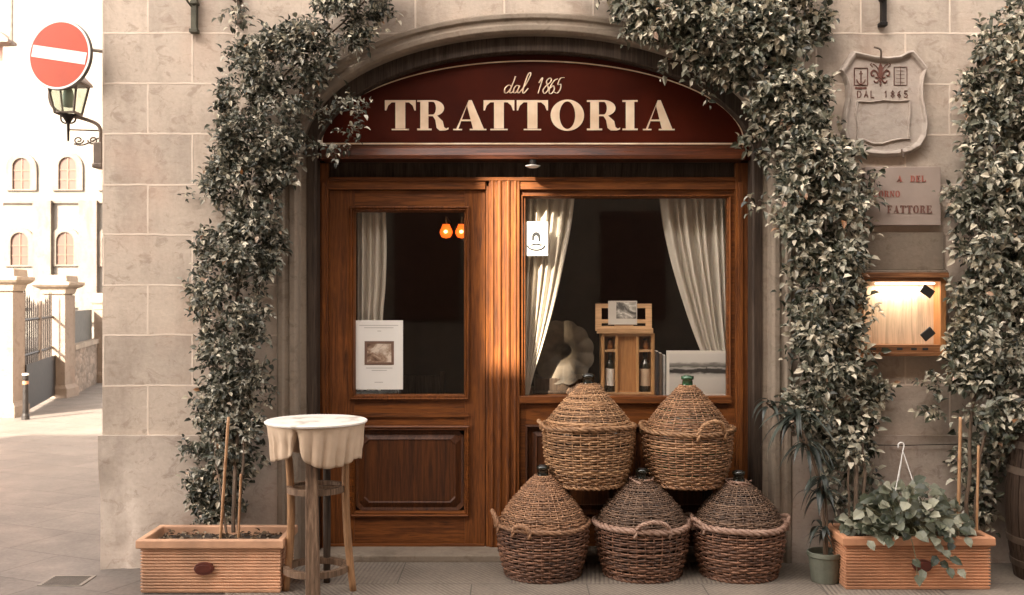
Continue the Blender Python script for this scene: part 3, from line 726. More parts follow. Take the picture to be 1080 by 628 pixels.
def demijohn(label, px, Y, z0, Rb, Rr, hb, hc, wb, wc, wr, step=.0135, rad=.0056, dome=1.0, handles=(), cstep=.0125, cone_n=30, lip=0, neck=.055, nc=None, seed=0, tie=False, rim_r=.0095):
    random.seed(seed)
    loc = Vector((X(px, Y), Y, z0)); t = thing('demijohn', label, 'demijohn', loc, 'wicker demijohns stacked by the shop window')
    def lk(name, bm, mat, parent=t, smooth=True, label=None):
        bm.transform(Matrix.Translation(loc)); return obj(name, bm, mat, parent, smooth=smooth, recalc=False, label=label)
    def prof(u): return Rb+(Rr-Rb)*min(1, u*1.0)**.75+.012*sin(pi*u)
    rn = .042
    def cone(u): return rn+(Rr-.012-rn)*(1-u**dome) if dome != 1 else rn+(Rr-.012-rn)*(1-u)
    bm = B(); pr = [(0, .01)]+[(prof(i/8)-.012, .01+(hb-.01)*i/8) for i in range(9)]+[(cone(i/10)-.012, hb+hc*i/10) for i in range(1, 10)]
    pr += [(.032, hb+hc-.01), (.029, hb+hc+neck-.02), (.036, hb+hc+neck-.018), (.036, hb+hc+neck), (.0, hb+hc+neck)]
    lathe(bm, pr, n=36); bt = lk('bottle', bm, nc or BOTG)
    bm = B(); lathe(bm, [(.022, hb+hc+neck-.004), (.022, hb+hc+neck+.004), (0, hb+hc+neck+.005)], n=16); lk('stopper', bm, CORKD if not nc else nc, bt)
    bm = B(); n = int(hb/step); strand_rows(bm, [(prof(i/n), .008+(hb-.016)*i/n) for i in range(n+1)], 34, rad, .0022)
    for k in range(34):
        a = 2*pi*k/34+.04; tube(bm, [(prof(i/6)*cos(a), prof(i/6)*sin(a), .004+(hb)*i/6) for i in range(7)], rad*.75, 5)
    braid(bm, [Vector(((Rb+.004)*cos(2*pi*i/96), (Rb+.004)*sin(2*pi*i/96), .01)) for i in range(96)], .0075, 2, 22)
    lk('basket', bm, wb)
    bm = B(); n = int(sqrt(hc**2+Rr**2)/cstep); rows = [(cone(i/n), hb+hc*i/n) for i in range(n+1)]
    strand_rows(bm, rows, cone_n, rad*.85, .0015)
    for k in range(cone_n):
        a = 2*pi*k/cone_n; tube(bm, [(cone(i/8)*cos(a), cone(i/8)*sin(a), hb+hc*i/8) for i in range(9)], rad*.6, 5)
    lk('wicker_cover', bm, wc)
    bm = B(); ph = U(0, 6)
    braid(bm, [Vector(((Rr+.008+.004*sin(5*a+ph))*cos(a), (Rr+.008+.004*sin(5*a+ph))*sin(a), hb+.004+.005*sin(2*a+ph))) for a in [2*pi*i/160 for i in range(160)]], rim_r, 3, 13)
    lk('rim', bm, wr)
    for ang, w, h, out in handles:
        bm = B(); A = radians(ang); o = Vector((cos(A), sin(A), 0)); s = Vector((-sin(A), cos(A), 0)); L = []
        for i in range(33):
            u = pi*i/32; L.append(o*((Rr+.012)*cos(w*cos(u)/Rr/1.0)+out*sin(u))+s*(w*cos(u))+Vector((0, 0, hb-.03*(1-min(1, sin(u)*3))+h*sin(u))))
        braid(bm, L, .0062, 3, 5, closed=False, amp=.007); lk('handle', bm, wr)
    if tie:
        bm = B()
        for k in range(5):
            a = U(0, 6.3); L = [Vector(((rn+.014+.015*sin(i*.9+k))*cos(a+i*.75), (rn+.014+.015*sin(i*.9+k))*sin(a+i*.75), hb+hc-.012+.016*sin(i*1.1+k))) for i in range(9)]
            tube(bm, spline(L, 4), .0045, 5)
        lk('straw_tie', bm, wr)
    return t
GRN = simple('green_demijohn_glass', (.02, .075, .03), .1, 0, .2, 5, 0, .9)
demijohn('tan wicker demijohn with dark mouth, upper left of the stack, below the gramophone', 620.5, -.14, .485, .205, .258, .335, .235, W_TAN, W_TAN, W_TAN, seed=1, handles=((185, .06, .025, .015),), lip=1, dome=1.2, rim_r=.008)
demijohn('ginger wicker demijohn with a green glass mouth, upper right of the stack', 725, -.14, .485, .20, .252, .31, .25, W_ORG, W_ORG, W_TAN, seed=2, nc=GRN, handles=((-68, .085, .075, .012), (150, .06, .025, .015)), dome=1.3, rim_r=.008)
demijohn('dark wicker demijohn with a pale domed cover, lower left of the stack', 572.5, -.27, .004, .20, .252, .285, .265, W_DRK, W_MID, W_MID, seed=3, handles=((188, .06, .075, .02), (-118, .05, .035, .01)), dome=1.45, step=.0145, rad=.006, cone_n=36, rim_r=.007)
demijohn('dark wicker demijohn with a pinkish rim and arched front handle, lower middle of the stack', 677, -.26, .004, .205, .256, .285, .245, W_DRK, W_BLK, W_RIM, seed=4, handles=((-84, .095, .06, .012), (10, .07, .035, .02)), dome=1.6, step=.0145, rad=.006, tie=True)
demijohn('dark wicker demijohn with straw tied round its neck, lower right of the stack', 779, -.27, .004, .20, .25, .285, .235, W_DRK, W_BLK, W_RIM, seed=5, handles=((5, .07, .035, .02), (200, .06, .04, .015)), dome=1.6, step=.0145, rad=.006, tie=True)
random.seed(11)
t = thing('low_bench', 'dark low bench behind the lower demijohns carrying the upper two', 'bench', (.75, 0, 0))
bm = B(); box(bm, X(590, 0), X(756, 0), -.155, .13, .455, .483); obj('bench_top', bm, OAKD, t, bevel=.005)
for px in (597, 748):
    for y in (.01, .1):
        bm = B(); box(bm, X(px, 0)-.02, X(px, 0)+.02, y-.02, y+.02, .045 if y > 0 else .004, .455); obj('leg', bm, OAKD, t, bevel=.004)

# ---------------------------------------------------------------- bar-height stool table with cloth
Yt = -.60; tc = Vector((X(333.5, Yt), Yt, 0)); zt_ = .895
t = thing('stool_table', 'tall wooden stool used as a small round table beside the planter', 'table', tc)
bm = B(); lathe(bm, [(0, zt_-.035), (.22, zt_-.035), (.235, zt_-.03), (.235, zt_-.006), (0, zt_-.006)], tc, 48); obj('tabletop', bm, STOOLW, t, smooth=False)
def leg(name, ang, bow, mat, r0=.02, r1=.021, splay=.055):
    d = Vector((cos(radians(ang)), sin(radians(ang)), 0)); bm = B(); L = []; R = []
    for i in range(17):
        u = i/16; z = (zt_-.035)*(1-u)+.002*u; rad = .16+splay*u-bow*sin(pi*u)
        L.append(tc+d*rad+Vector((0, 0, z))); R.append(r0+(r1-r0)*u+.003*sin(pi*u))
    tube(bm, L, R, 10); obj('leg', bm, mat, t, smooth=True)
leg('leg', 180, .028, STOOLW, .017, .018, .0); leg('leg', 0, .02, STOOLW, .017, .018, .035); leg('leg', 80, 0, OAKD, .018, .018, .0)
bm = B(); fx = X(337.5, -.78)
ringstack(bm, [[(tc.x+a*w+.02*u, Yt-.135-.055*u+b*.017, (zt_-.035)*(1-u)+.002) for a, b in ((-1, -1), (1, -1), (1, 1), (-1, 1))] for u, w in ((0, .026), (.5, .032), (1, .037))], capa=True, capb=True)
obj('leg', bm, GREYW, t, bevel=.006, label='broad grey worn front leg')
bm = B()
for z, r, w in ((.125, .155, .016), (.545, .14, .012)):
    bm = B()
    L = [[], [], [], []]
    loops = []
    for i in range(40):
        a = 2*pi*i/40; rr = r
        loops.append([(tc.x+(rr+q)*cos(a), Yt+(rr+q)*sin(a), z+h) for q, h in ((-w, -.016), (w, -.016), (w, .016), (-w, .016))])
    loops.append(loops[0]); ringstack(bm, loops)
    obj('foot_ring', bm, GREYW, t)
bm = B(); box(bm, tc.x-.15, tc.x+.14, Yt-.012, Yt+.012, .53, .56); box(bm, tc.x-.012, tc.x+.012, Yt-.15, Yt+.14, .50, .528); obj('stretcher', bm, GREYW, t, bevel=.003)
CLOTH = M('worn_tablecloth'); n_ = CLOTH.noise(5, 5)
CLOTH.set(Base_Color=CLOTH.ramp(n_, [(.3, (.44, .32, .22)), (.7, (.58, .44, .32))]), Roughness=.9); CLOTH.bump(CLOTH.noise(300, 2), .2, .001); CLOTH.bump(CLOTH.noise(9, 3), .4, .01)
TOPW = M('white_cloth'); n_ = TOPW.noise(7, 4)  # top disc coloured whiter than the skirt
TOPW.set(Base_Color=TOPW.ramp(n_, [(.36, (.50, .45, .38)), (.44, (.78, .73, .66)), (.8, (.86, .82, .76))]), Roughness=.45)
t = thing('tablecloth', 'pale cloth with a white top hanging slit at the front over the stool table', 'tablecloth', (tc.x, tc.y, zt_-.15))
bm = B(); N = 220; loops = []
def skirt(a):
    # drop by angle: a in degrees from +x; the front is -90
    d = degrees_wrap(a+104); g = math.exp(-(abs(d)/5.5)**1.4)
    base = .182 if -52 < degrees_wrap(a+60) < 75 else .158
    return base+.03*abs(sin(radians(a)*2+.5))**3+.004*sin(radians(a)*9+1)-.15*g
def degrees_wrap(x):
    x = (x+180) % 360-180; return x
for k in range(14):
    u = k/13; L = []
    for i in range(N):
        a = 360*i/N; ar = radians(a); D = skirt(a)*u
        fold = (-.015*(1-abs(sin(ar*5.5+.4+.25*u)))**5-.009*(1-abs(sin(ar*11.5+1+.5*u)))**4+.004*sin(ar*23+2*u)+.006*noise.noise(Vector((cos(ar)*4, sin(ar)*4, u*3))))*min(1, u*1.6)
        rr = .258-.022*u**.7+fold*(1.0)
        L.append((tc.x+rr*cos(ar), tc.y+rr*sin(ar), zt_-.004-D))
    loops.append(L)
ringstack(bm, loops); o = obj('skirt', bm, CLOTH.m, t, smooth=True)
so_ = o.modifiers.new('thick', 'SOLIDIFY'); so_.thickness = .0012
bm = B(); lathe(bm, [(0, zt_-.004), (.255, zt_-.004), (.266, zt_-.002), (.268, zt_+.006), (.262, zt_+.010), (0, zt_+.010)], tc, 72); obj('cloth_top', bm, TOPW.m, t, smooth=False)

# ---------------------------------------------------------------- foliage
def leaves_mesh(name, P0, D, Nn, Ln, Wd, mat, parent, curl=.25, fold=.35, origin=None):
    """many leaves: base points P0, directions D, normals Nn, lengths Ln, widths Wd (numpy)"""
    D = D/np.linalg.norm(D, axis=1, keepdims=True); S = np.cross(D, Nn); S /= np.linalg.norm(S, axis=1, keepdims=True)+1e-9; Nn = np.cross(S, D)
    L = Ln[:, None]; W = Wd[:, None]; cu = curl*L
    f = fold*W
    mid = [P0, P0+D*L*.33+Nn*cu*.18, P0+D*L*.68+Nn*cu*.10, P0+D*L-Nn*cu*.35]
    l1 = P0+D*L*.30+S*W*.5+Nn*(cu*.18+f); l2 = P0+D*L*.66+S*W*.42+Nn*(cu*.08+f*.8)
    r1 = P0+D*L*.30-S*W*.5+Nn*(cu*.18+f); r2 = P0+D*L*.66-S*W*.42+Nn*(cu*.08+f*.8)
    V = np.stack([mid[0], mid[1], mid[2], mid[3], l1, l2, r1, r2], 1).reshape(-1, 3)
    base = (np.arange(len(P0))*8)[:, None]
    q = np.array([[0, 1, 4, 4], [1, 2, 5, 4], [2, 3, 5, 5], [0, 6, 1, 1], [1, 6, 7, 2], [2, 7, 3, 3]])
    faces = []
    for row in q:
        ids = row[:3] if row[2] == row[3] else row
        faces.append(base+ids[None, :])
    F_ = []
    for fa in faces: F_ += fa.tolist()
    me = bpy.data.meshes.new(name); me.from_pydata(V.tolist(), [], F_); me.update()
    return link(name, me, mat, parent, origin, smooth=False)
LITTER = leafmat('dry_leaf', [(0, (.05, .03, .018)), (.5, (.16, .10, .06)), (1, (.34, .26, .18))], .6, .3)
# ---------------------------------------------------------------- planters
TERRA = simple('terracotta', (.53, .30, .18), .7, 0, .34, 4, .3)
TERRA2 = simple('deep_terracotta', (.46, .22, .115), .7, 0, .34, 4, .3)
SOIL = simple('dark_soil', (.045, .032, .022), .95, 0, .6, 40, .8)
def planter(label, px0, px1, Yf, depth, h, mat, nrib, emb):
    x0, x1 = X(px0, Yf), X(px1, Yf); cx, cy = (x0+x1)/2, Yf+depth/2; hx, hy = (x1-x0)/2, depth/2
    t = thing('planter', label, 'planter', (cx, cy, .004), 'long ribbed planters on the paving')
    bm = B(); st = []
    def add(ins, z): st.append([(cx-hx+ins, cy-hy+ins, z), (cx+hx-ins, cy-hy+ins, z), (cx+hx-ins, cy+hy-ins, z), (cx-hx+ins, cy+hy-ins, z)])
    add(.05, .006); add(.018, .006); add(.014, .02); zb, ztop = .024, h-.05
    for k in range(nrib):
        a = zb+(ztop-zb)*k/nrib; d = (ztop-zb)/nrib
        add(.022, a); add(.022, a+d*.28); add(.014, a+d*.42); add(.014, a+d*.86); add(.022, a+d)
    add(.022, h-.048); add(.0, h-.046); add(-.004, h-.04); add(-.004, h-.006); add(0, h); add(.028, h); add(.032, h-.006); add(.036, h-.06); 
    ringstack(bm, st, capa=True); obj('box', bm, mat, t, bevel=.002)
    bm = B(); ny, nx = 10, 26; g = [[(cx-hx+.034+(2*hx-.068)*i/nx, cy-hy+.034+(2*hy-.068)*j/ny, h-.045+.015*noise.noise(Vector((i*.4, j*.5, px0)))+U(-.006, .006)) for i in range(nx+1)] for j in range(ny+1)]
    ringstack(bm, g, close=False); so2 = obj('soil', bm, SOIL, t)
    r_ = np.random.default_rng(int(px0)); k = 170
    pts = np.stack([r_.uniform(cx-hx+.05, cx+hx-.05, k), r_.uniform(cy-hy+.05, cy+hy-.05, k), r_.uniform(h-.04, h-.018, k)], 1)
    leaves_mesh('fallen_leaves', pts, r_.normal(0, 1, (k, 3))*[1, 1, .25], np.stack([r_.normal(0, .4, k), r_.normal(-.3, .4, k), np.ones(k)], 1), r_.uniform(.018, .04, k), r_.uniform(.010, .02, k), LITTER, t)
    so2
    ex = X(emb, Yf); bm = B(); L = [(ex+.055*cos(a)*(1 if abs(cos(a)) < .8 else .92), .135+.033*sin(a)) for a in [2*pi*i/24 for i in range(24)]]
    prism(bm, L, Yf-.006, Yf+.03); L2 = [(ex+.042*cos(a), .135+.022*sin(a)) for a in [2*pi*i/24 for i in range(24)]]; prism(bm, L2, Yf-.010, Yf)
    obj('emblem', bm, simple('oxblood_plastic', (.09, .02, .012), .4), t, bevel=.002)
    return cx, cy, hx, hy, h
PL = planter('light terracotta ribbed planter at the left corner of the building', 144, 298, -.66, .36, .285, TERRA, 13, 215)
PR = planter('deep orange ribbed planter holding heart-leaved plants, right of the door', 890, 1049, -.60, .34, .285, TERRA2, 13, 973)

def vine_points(rows, nsprig, thick, wall_y, seed, fuzz=-3, clump=1.25, thr=.06, yfun=None):
    r = np.random.default_rng(seed); rows = sorted(rows); pys = np.array([a[0] for a in rows]); xl_ = np.array([a[1] for a in rows]); xr_ = np.array([a[2] for a in rows])
    out = []; wmax = (xr_-xl_).max()
    while len(out) < nsprig:
        py = r.uniform(pys[0], pys[-1]); a, b = np.interp(py, pys, xl_), np.interp(py, pys, xr_)
        if r.uniform() > (b-a)/wmax: continue
        nz = noise.noise(Vector((py*.045, seed, 0)))*11; nz2 = noise.noise(Vector((py*.04, seed+9, 0)))*11
        nz += noise.noise(Vector((py*.13, seed, 4)))*7; nz2 += noise.noise(Vector((py*.13, seed, 8)))*7
        px = r.uniform(a-fuzz+nz, b+fuzz+nz2); t = abs(px-(a+b)/2)/max(1, (b-a)/2+fuzz)
        d = thick*sqrt(max(0.02, 1-t*t)); k = r.uniform()**.55
        bl = noise.noise(Vector((px*.035, py*.05, seed)))
        if bl < -.10 and r.uniform() < .7: continue
        y = wall_y-.02-d*k*(1+1.1*bl)
        p = P(px, py, y)
        if noise.noise(p*clump*6+Vector((seed, 0, 0)))+.35*noise.noise(p*20) < thr+.3*(t > .85): continue
        out.append(p)
    return np.array([list(p) for p in out]), r
def sprigs(pts, r, per=7, lf=.042, wr=.54, hang=.3, out=.5):
    P0, D, Nn, L, W = [], [], [], [], []
    twigs = []
    for p in pts:
        ax = np.array([r.normal(0, .8), -abs(r.normal(out, .4)), r.normal(-hang, .7)]); ax /= np.linalg.norm(ax)
        ln = lf*r.uniform(1.6, 2.6); s = np.cross(ax, [r.normal(), r.normal(), r.normal()]); s /= np.linalg.norm(s)
        s2 = np.cross(ax, s); twigs.append((p, p+ax*ln))
        for k in range(per):
            if k == per-1: u, d = 1.0, ax
            else:
                u = (k//2+1)/(per/2+.5); ang = r.normal(0, .35)+(pi if k % 2 else 0)+(k//2)*1.4
                side = s*cos(ang)+s2*sin(ang); d = ax*r.uniform(.2, .7)+side
            b = p+ax*ln*u+r.normal(0, .003, 3)
            n = np.array([r.normal(0, .35), -.55+r.normal(0, .35), .8+r.normal(0, .3)])
            P0.append(b); D.append(d); Nn.append(n); l = lf*r.uniform(.45, 1.4); L.append(l); W.append(l*wr*r.uniform(.8, 1.2))
    return np.array(P0), np.array(D), np.array(Nn), np.array(L), np.array(W), twigs
LEAF_A = leafmat('jasmine_leaf', [(0, (.022, .026, .016)), (.3, (.07, .076, .05)), (.55, (.21, .205, .16)), (.78, (.46, .43, .355)), (.988, (.72, .67, .57)), (1, (.38, .16, .05))])  # palest stops raised to stand in for highlights on the leaves
LEAF_B = leafmat('variegated_leaf', [(0, (.022, .027, .016)), (.25, (.07, .078, .048)), (.45, (.22, .22, .165)), (.68, (.50, .475, .385)), (.988, (.76, .70, .60)), (1, (.42, .17, .05))])  # variegated, with pale stops raised further to stand in for highlights
STEM = simple('brown_stem', (.10, .065, .04), .8, 0, .3, 30, .4)
def vine(label, rows, n, thick, wy, seed, mat, lf, stems, base, extra=()):
    t = thing('climbing_vine', label, 'vine', base, 'vines climbing the stone facade')
    pts, r = vine_points(rows, n, thick, wy, seed)
    if len(extra): pts = np.concatenate([pts]+[vine_points(e, m_, thick*.6, wy, seed+5+i, fuzz=0, thr=-1)[0] for i, (e, m_) in enumerate(extra)])
    P0, D, Nn, L, W, tw = sprigs(pts, r, 7, lf)
    leaves_mesh('foliage', P0, D, Nn, L, W, mat, t)
    bm = B()
    for a, b in tw: 
        a, b = Vector(a), Vector(b); s = Vector((.0012, 0, .0006)); face(bm, [a-s, a+s, b])
    for st, r0 in stems:
        q = spline([P(px, py, y) for px, py, y in st], 6); m_ = len(q)
        q = [p+Vector((noise.noise(p*7), noise.noise(p*7+Vector((5, 0, 0))), 0))*.02 for p in q]
        tube(bm, q, [r0*(1-.65*i/m_) for i in range(m_)], 7)
    obj('stem', bm, STEM, t, smooth=False, recalc=False)
    return t
b0 = P(247, 560, -.48); b0.z = .24
LEFT = [(-25, 350, 425), (0, 338, 412), (15, 325, 405), (35, 272, 398), (60, 240, 368), (90, 228, 345), (110, 222, 335), (140, 222, 322), (170, 212, 322), (200, 212, 312), (225, 215, 300), (260, 208, 296), (300, 200, 290), (340, 208, 285), (375, 208, 284), (400, 205, 290), (440, 200, 284), (465, 205, 276), (480, 196, 270), (500, 192, 268), (520, 200, 262), (545, 218, 255)]
vine('dense small-leaved dark vine climbing left of the door and bending over the arch', LEFT, 3500, .2, -.03, 3, LEAF_A, .034,
     [([(246, 562, -.48), (247, 520, -.42), (250, 450, -.2), (247, 380, -.1), (252, 300, -.08), (255, 220, -.08), (262, 150, -.09), (290, 90, -.1), (340, 45, -.1), (385, 0, -.1)], .012),
      ([(252, 560, -.46), (256, 500, -.38), (262, 430, -.15), (270, 330, -.08), (280, 230, -.08), (300, 150, -.08)], .009), ([(238, 562, -.5), (234, 530, -.46), (228, 490, -.36), (225, 420, -.2)], .007)],
     (b0.x, b0.y, b0.z), extra=[([(105, 335, 385), (140, 335, 385), (165, 330, 360)], 45), ([(0, 232, 262), (30, 236, 262)], 14), ([(470, 262, 285), (480, 262, 285)], 5), ([(520, 196, 240), (545, 215, 255)], 20)])
b1 = P(903, 555, -.42); b1.z = .24
MID = [(-25, 590, 880), (0, 612, 878), (15, 640, 875), (30, 655, 866), (45, 690, 862), (60, 725, 862), (80, 752, 866), (100, 782, 874), (130, 792, 893), (160, 805, 908), (185, 812, 918), (210, 812, 915), (250, 822, 918), (290, 826, 912), (320, 828, 908), (345, 835, 908), (380, 832, 912), (410, 826, 922), (440, 835, 925), (460, 860, 915), (480, 880, 915)]
vine('pale-leaved vine sweeping over the arch and down between the door and menu box', MID, 3250, .25, -.03, 5, LEAF_B, .045,
     [([(903, 560, -.42), (903, 510, -.38), (900, 460, -.25), (885, 400, -.12), (872, 320, -.1), (868, 230, -.1), (860, 150, -.1), (830, 80, -.1), (770, 30, -.1), (700, 8, -.1), (620, -5, -.1)], .013),
      ([(910, 562, -.42), (912, 500, -.36), (908, 440, -.2), (895, 360, -.1), (880, 260, -.1)], .01), ([(897, 560, -.42), (894, 500, -.38), (890, 430, -.2), (850, 340, -.1)], .008)],
     (b1.x, b1.y, b1.z), extra=[([(60, 695, 712), (68, 695, 712)], 4), ([(75, 735, 760), (95, 735, 760)], 8), ([(200, 785, 800), (216, 785, 800)], 4), ([(140, 785, 800), (190, 790, 800)], 8), ([(480, 868, 920), (555, 885, 925)], 60), ([(300, 905, 925), (360, 900, 915)], 10)])
b2 = P(1022, 555, -.42); b2.z = .24
RIGHT = [(-5, 1062, 1100), (20, 1045, 1110), (45, 1025, 1110), (70, 1015, 1120), (100, 1008, 1120), (150, 1006, 1120), (200, 998, 1120), (250, 1000, 1115), (290, 1006, 1115), (320, 1005, 1115), (350, 1000, 1115), (380, 990, 1115), (410, 985, 1110), (435, 1000, 1105), (450, 1035, 1105), (485, 1046, 1100), (500, 1052, 1095)]
vine('pale-leaved vine climbing at the right edge of the facade above the barrel', RIGHT, 2200, .25, -.03, 8, LEAF_B, .045,
     [([(1022, 560, -.42), (1022, 500, -.36), (1026, 430, -.2), (1040, 330, -.1), (1048, 230, -.1), (1055, 130, -.1), (1070, 50, -.1)], .012), ([(1031, 560, -.42), (1034, 480, -.33), (1050, 400, -.18), (1062, 300, -.1)], .01)],
     (b2.x, b2.y, b2.z), extra=[([(430, 980, 1000), (440, 975, 1000)], 5), ([(450, 1008, 1045), (500, 1012, 1042), (555, 1014, 1045)], 75), ([(392, 972, 990), (405, 968, 990)], 6)])
BAMB = M('bamboo'); sp = BAMB.node('SeparateXYZ'); BAMB.t.links.new(BAMB.co(), sp.inputs[0])
BAMB.set(Base_Color=BAMB.ramp(BAMB.noise(12, 3), [(.3, (.30, .15, .07)), (.7, (.48, .28, .14))]), Roughness=.45); BAMB = BAMB.m
for px0, py0, px1, py1, Y, r, lab in ((232, 566, 241, 440, -.50, .008, 'tall bamboo cane leaning in the light planter, leftmost'), (251, 566, 254, 500, -.52, .0065, 'short bamboo cane nearest the stool in the light planter'),
                                      (1010, 556, 1013, 440, -.42, .009, 'tall bamboo cane in the deep orange planter, nearest the heart-leaved plants'), (1030, 558, 1032, 470, -.44, .007, 'shorter bamboo cane at the right end of the deep orange planter')):
    bm = B(); a, b = P(px0, py0, Y), P(px1, py1, Y+.05); n = 24; a.z = .225
    tube(bm, [a.lerp(b, i/n) for i in range(n+1)], [r*(1.18 if i % 6 == 3 else 1) for i in range(n+1)], 8)
    tag(obj('bamboo_cane', bm, BAMB, None, a, smooth=True), lab, 'cane', 'bamboo canes in the planters')

# heart-leaved trailing plant with a white plastic hanger
HEART = leafmat('pothos_leaf', [(0, (.03, .038, .022)), (.4, (.08, .092, .056)), (.7, (.22, .225, .16)), (1, (.52, .50, .39))], .3, .6)
r = np.random.default_rng(21); c = P(955, 540, -.46)
t = thing('trailing_plant', 'bushy heart-leaved plant with a white plastic hanger in the orange planter', 'plant', (c.x, c.y, .24))
P0, D, Nn, L, W = [], [], [], [], []; bm = B()
for i in range(340):
    a = r.uniform(0, 2*pi); k = r.uniform()**.5; end = np.array([c.x+.33*k*cos(a), c.y-.02+.17*k*sin(a), .26+.23*(1-k*k*.75)*r.uniform(.3, 1.35)])
    root = np.array([c.x+.1*cos(a)*k, c.y+.05*sin(a)*k, .235]); mid_ = (root+end)/2+np.array([0, 0, .05])
    tube(bm, spline([root, mid_, end], 3), .0022, 4, cap=False)
    l = r.uniform(.03, .08); P0.append(end); D.append([cos(a)*.8+r.normal(0, .7), -.45+sin(a)*.4, -.35+r.normal(0, .55)]); Nn.append([r.normal(0, .25), -.75, .65]); L.append(l); W.append(l*.78)
for px, py, Y in ((985, 573, -.62), (996, 580, -.64), (1001, 588, -.64), (978, 562, -.6), (940, 566, -.62), (926, 562, -.6), (915, 570, -.62), (1018, 566, -.62), (1010, 600, -.64), (1000, 598, -.64), (988, 586, -.64), (972, 600, -.63), (991, 593, -.63), (1005, 572, -.62), (967, 606, -.62), (962, 590, -.62)):
    p = P(px, py, Y); P0.append(np.array(p)); D.append([r.normal(0, .6), -.5, -.6]); Nn.append([0, -.8, .5]); L.append(r.uniform(.05, .08)); W.append(.045)
for pts in ([(960, 552, -.5), (975, 558, -.6), (985, 575, -.63), (1003, 592, -.64)], [(950, 552, -.5), (960, 566, -.62), (966, 590, -.63), (967, 606, -.63)], [(935, 556, -.5), (955, 563, -.61), (985, 568, -.62)]):
    tube(bm, spline([P(*q) for q in pts], 5), .0025, 5)
leaves_mesh('foliage', np.array(P0), np.array(D), np.array(Nn), np.array(L), np.array(W), HEART, t, .2, .12)
obj('stem', bm, simple('green_stem', (.16, .15, .08), .6), t, recalc=False)
bm = B(); hk = P(951, 470, -.44)
tube(bm, spline([hk+Vector((-.02, 0, -.012)), hk+Vector((-.016, 0, .01)), hk+Vector((0, 0, .016)), hk+Vector((.012, 0, .002)), hk+Vector((.006, 0, -.03))]), .0035, 6)
for dx, dy in ((-.04, -.03), (.05, -.03), (.0, .05)): tube(bm, [hk+Vector((.006, 0, -.03)), hk+Vector((dx*1.6, dy*1.6, -.30))], .0025, 5)
obj('hanger', bm, simple('white_plastic', (.75, .72, .68), .35, 0, .03), t)

# strappy dark plant in a green pot
def pot(bm, c, r0, r1, h, n=32): lathe(bm, [(0, .001), (r0, .001), (r0*1.02, .01), (r1*.96, h*.84), (r1*1.04, h*.85), (r1*1.04, h), (r1*.94, h), (r1*.92, h*.8), (0, h*.8)], c, n)
c = Vector((X(870, -.42), -.42, .004)); t = thing('potted_plant', 'dark strap-leaved plant in a small grey-green pot left of the orange planter', 'plant', c)
bm = B(); pot(bm, c, .072, .092, .165); obj('pot', bm, simple('sage_plastic', (.115, .12, .09), .5), t, smooth=False, bevel=.002)
bm = B(); st = [c+Vector((0, 0, .13)), P(866, 520, -.42), P(852, 470, -.4), P(838, 440, -.38)]; tube(bm, spline(st), .009, 7)
tube(bm, spline([c+Vector((.01, 0, .13)), P(872, 545, -.42), P(868, 505, -.4)]), .007, 7); tube(bm, spline([P(850, 470, -.4), P(825, 440, -.36), P(808, 425, -.34)]), .006, 6)
obj('stem', bm, STEM, t)
DLEAF = leafmat('strap_leaf', [(0, (.014, .02, .016)), (.6, (.04, .05, .04)), (1, (.10, .12, .10))], .32)
def blade(bm, p, d, ln, w, droop, n=9):
    d = Vector(d).normalized(); s = d.cross(Vector((0, 0, 1))); s = s.normalized() if s.length > .05 else Vector((1, 0, 0)); prev = None; q = Vector(p)
    for i in range(n+1):
        u = i/n; ww = w*(.35+.65*sin(pi*min(1, u*1.0)**.7))*(1-u**3); a = bm.verts.new(q-s*ww/2+Vector((0, 0, .15*ww))); b = bm.verts.new(q); e = bm.verts.new(q+s*ww/2+Vector((0, 0, .15*ww)))
        if prev: bm.faces.new((prev[0], prev[1], b, a)); bm.faces.new((prev[1], prev[2], e, b))
        prev = (a, b, e); d = (d+Vector((0, 0, -droop/n))).normalized(); q = q+d*ln/n
bm = B()
for (px, py, Y, k, ln) in ((840, 440, -.38, 26, .30), (852, 470, -.40, 20, .28), (812, 428, -.35, 12, .17), (866, 520, -.42, 16, .2), (868, 505, -.42, 12, .2), (868, 560, -.42, 18, .16)):
    for i in range(k):
        a = U(0, 2*pi); blade(bm, P(px+U(-4, 4), py+U(-6, 6), Y), (cos(a), sin(a)*.6-.25, U(-.1, .8)), ln*U(.6, 1.1), U(.016, .03), U(1.6, 3.2))
obj('foliage', bm, DLEAF, t, recalc=False)

# barrel and the pot on it, at the right edge
c = Vector((X(1121, -.35), -.35, .0)); t = thing('wine_barrel', 'dark old wooden barrel with iron hoops at the right edge', 'barrel', c)
H_ = .80; bm = B()
def br_(z): return .245+.045*sin(pi*z/H_)
for k in range(26):
    a0, a1 = 2*pi*k/26+.012, 2*pi*(k+1)/26-.012; loops = []
    for i in range(11):
        z = .004+H_*i/10; R = br_(z); L = []
        for a in (a0, (a0+a1)/2, a1): L.append(c+Vector((R*cos(a), R*sin(a), z)))
        for a in (a1, a0): L.append(c+Vector(((R-.025)*cos(a), (R-.025)*sin(a), z)))
        loops.append(L)
    ringstack(bm, loops, capa=True, capb=True)
obj('staves', bm, wood('barrel_oak', (.045, .026, .016), 'z', .6, 1, 0), t)  # oak darkened in colour to stand in for deep shade here
bm = B(); lathe(bm, [(0, H_-.05), (.235, H_-.05), (.235, H_-.03), (0, H_-.03)], c, 40); obj('barrel_head', bm, OAKD, t)
for z in (.07, .2, .58, .72):
    bm = B(); lathe(bm, [(br_(z)+.001, z), (br_(z)+.006, z+.002), (br_(z+.04)+.006, z+.038), (br_(z+.04)+.001, z+.04)], c, 48, cap=False); obj('hoop', bm, RUST, t, smooth=False)
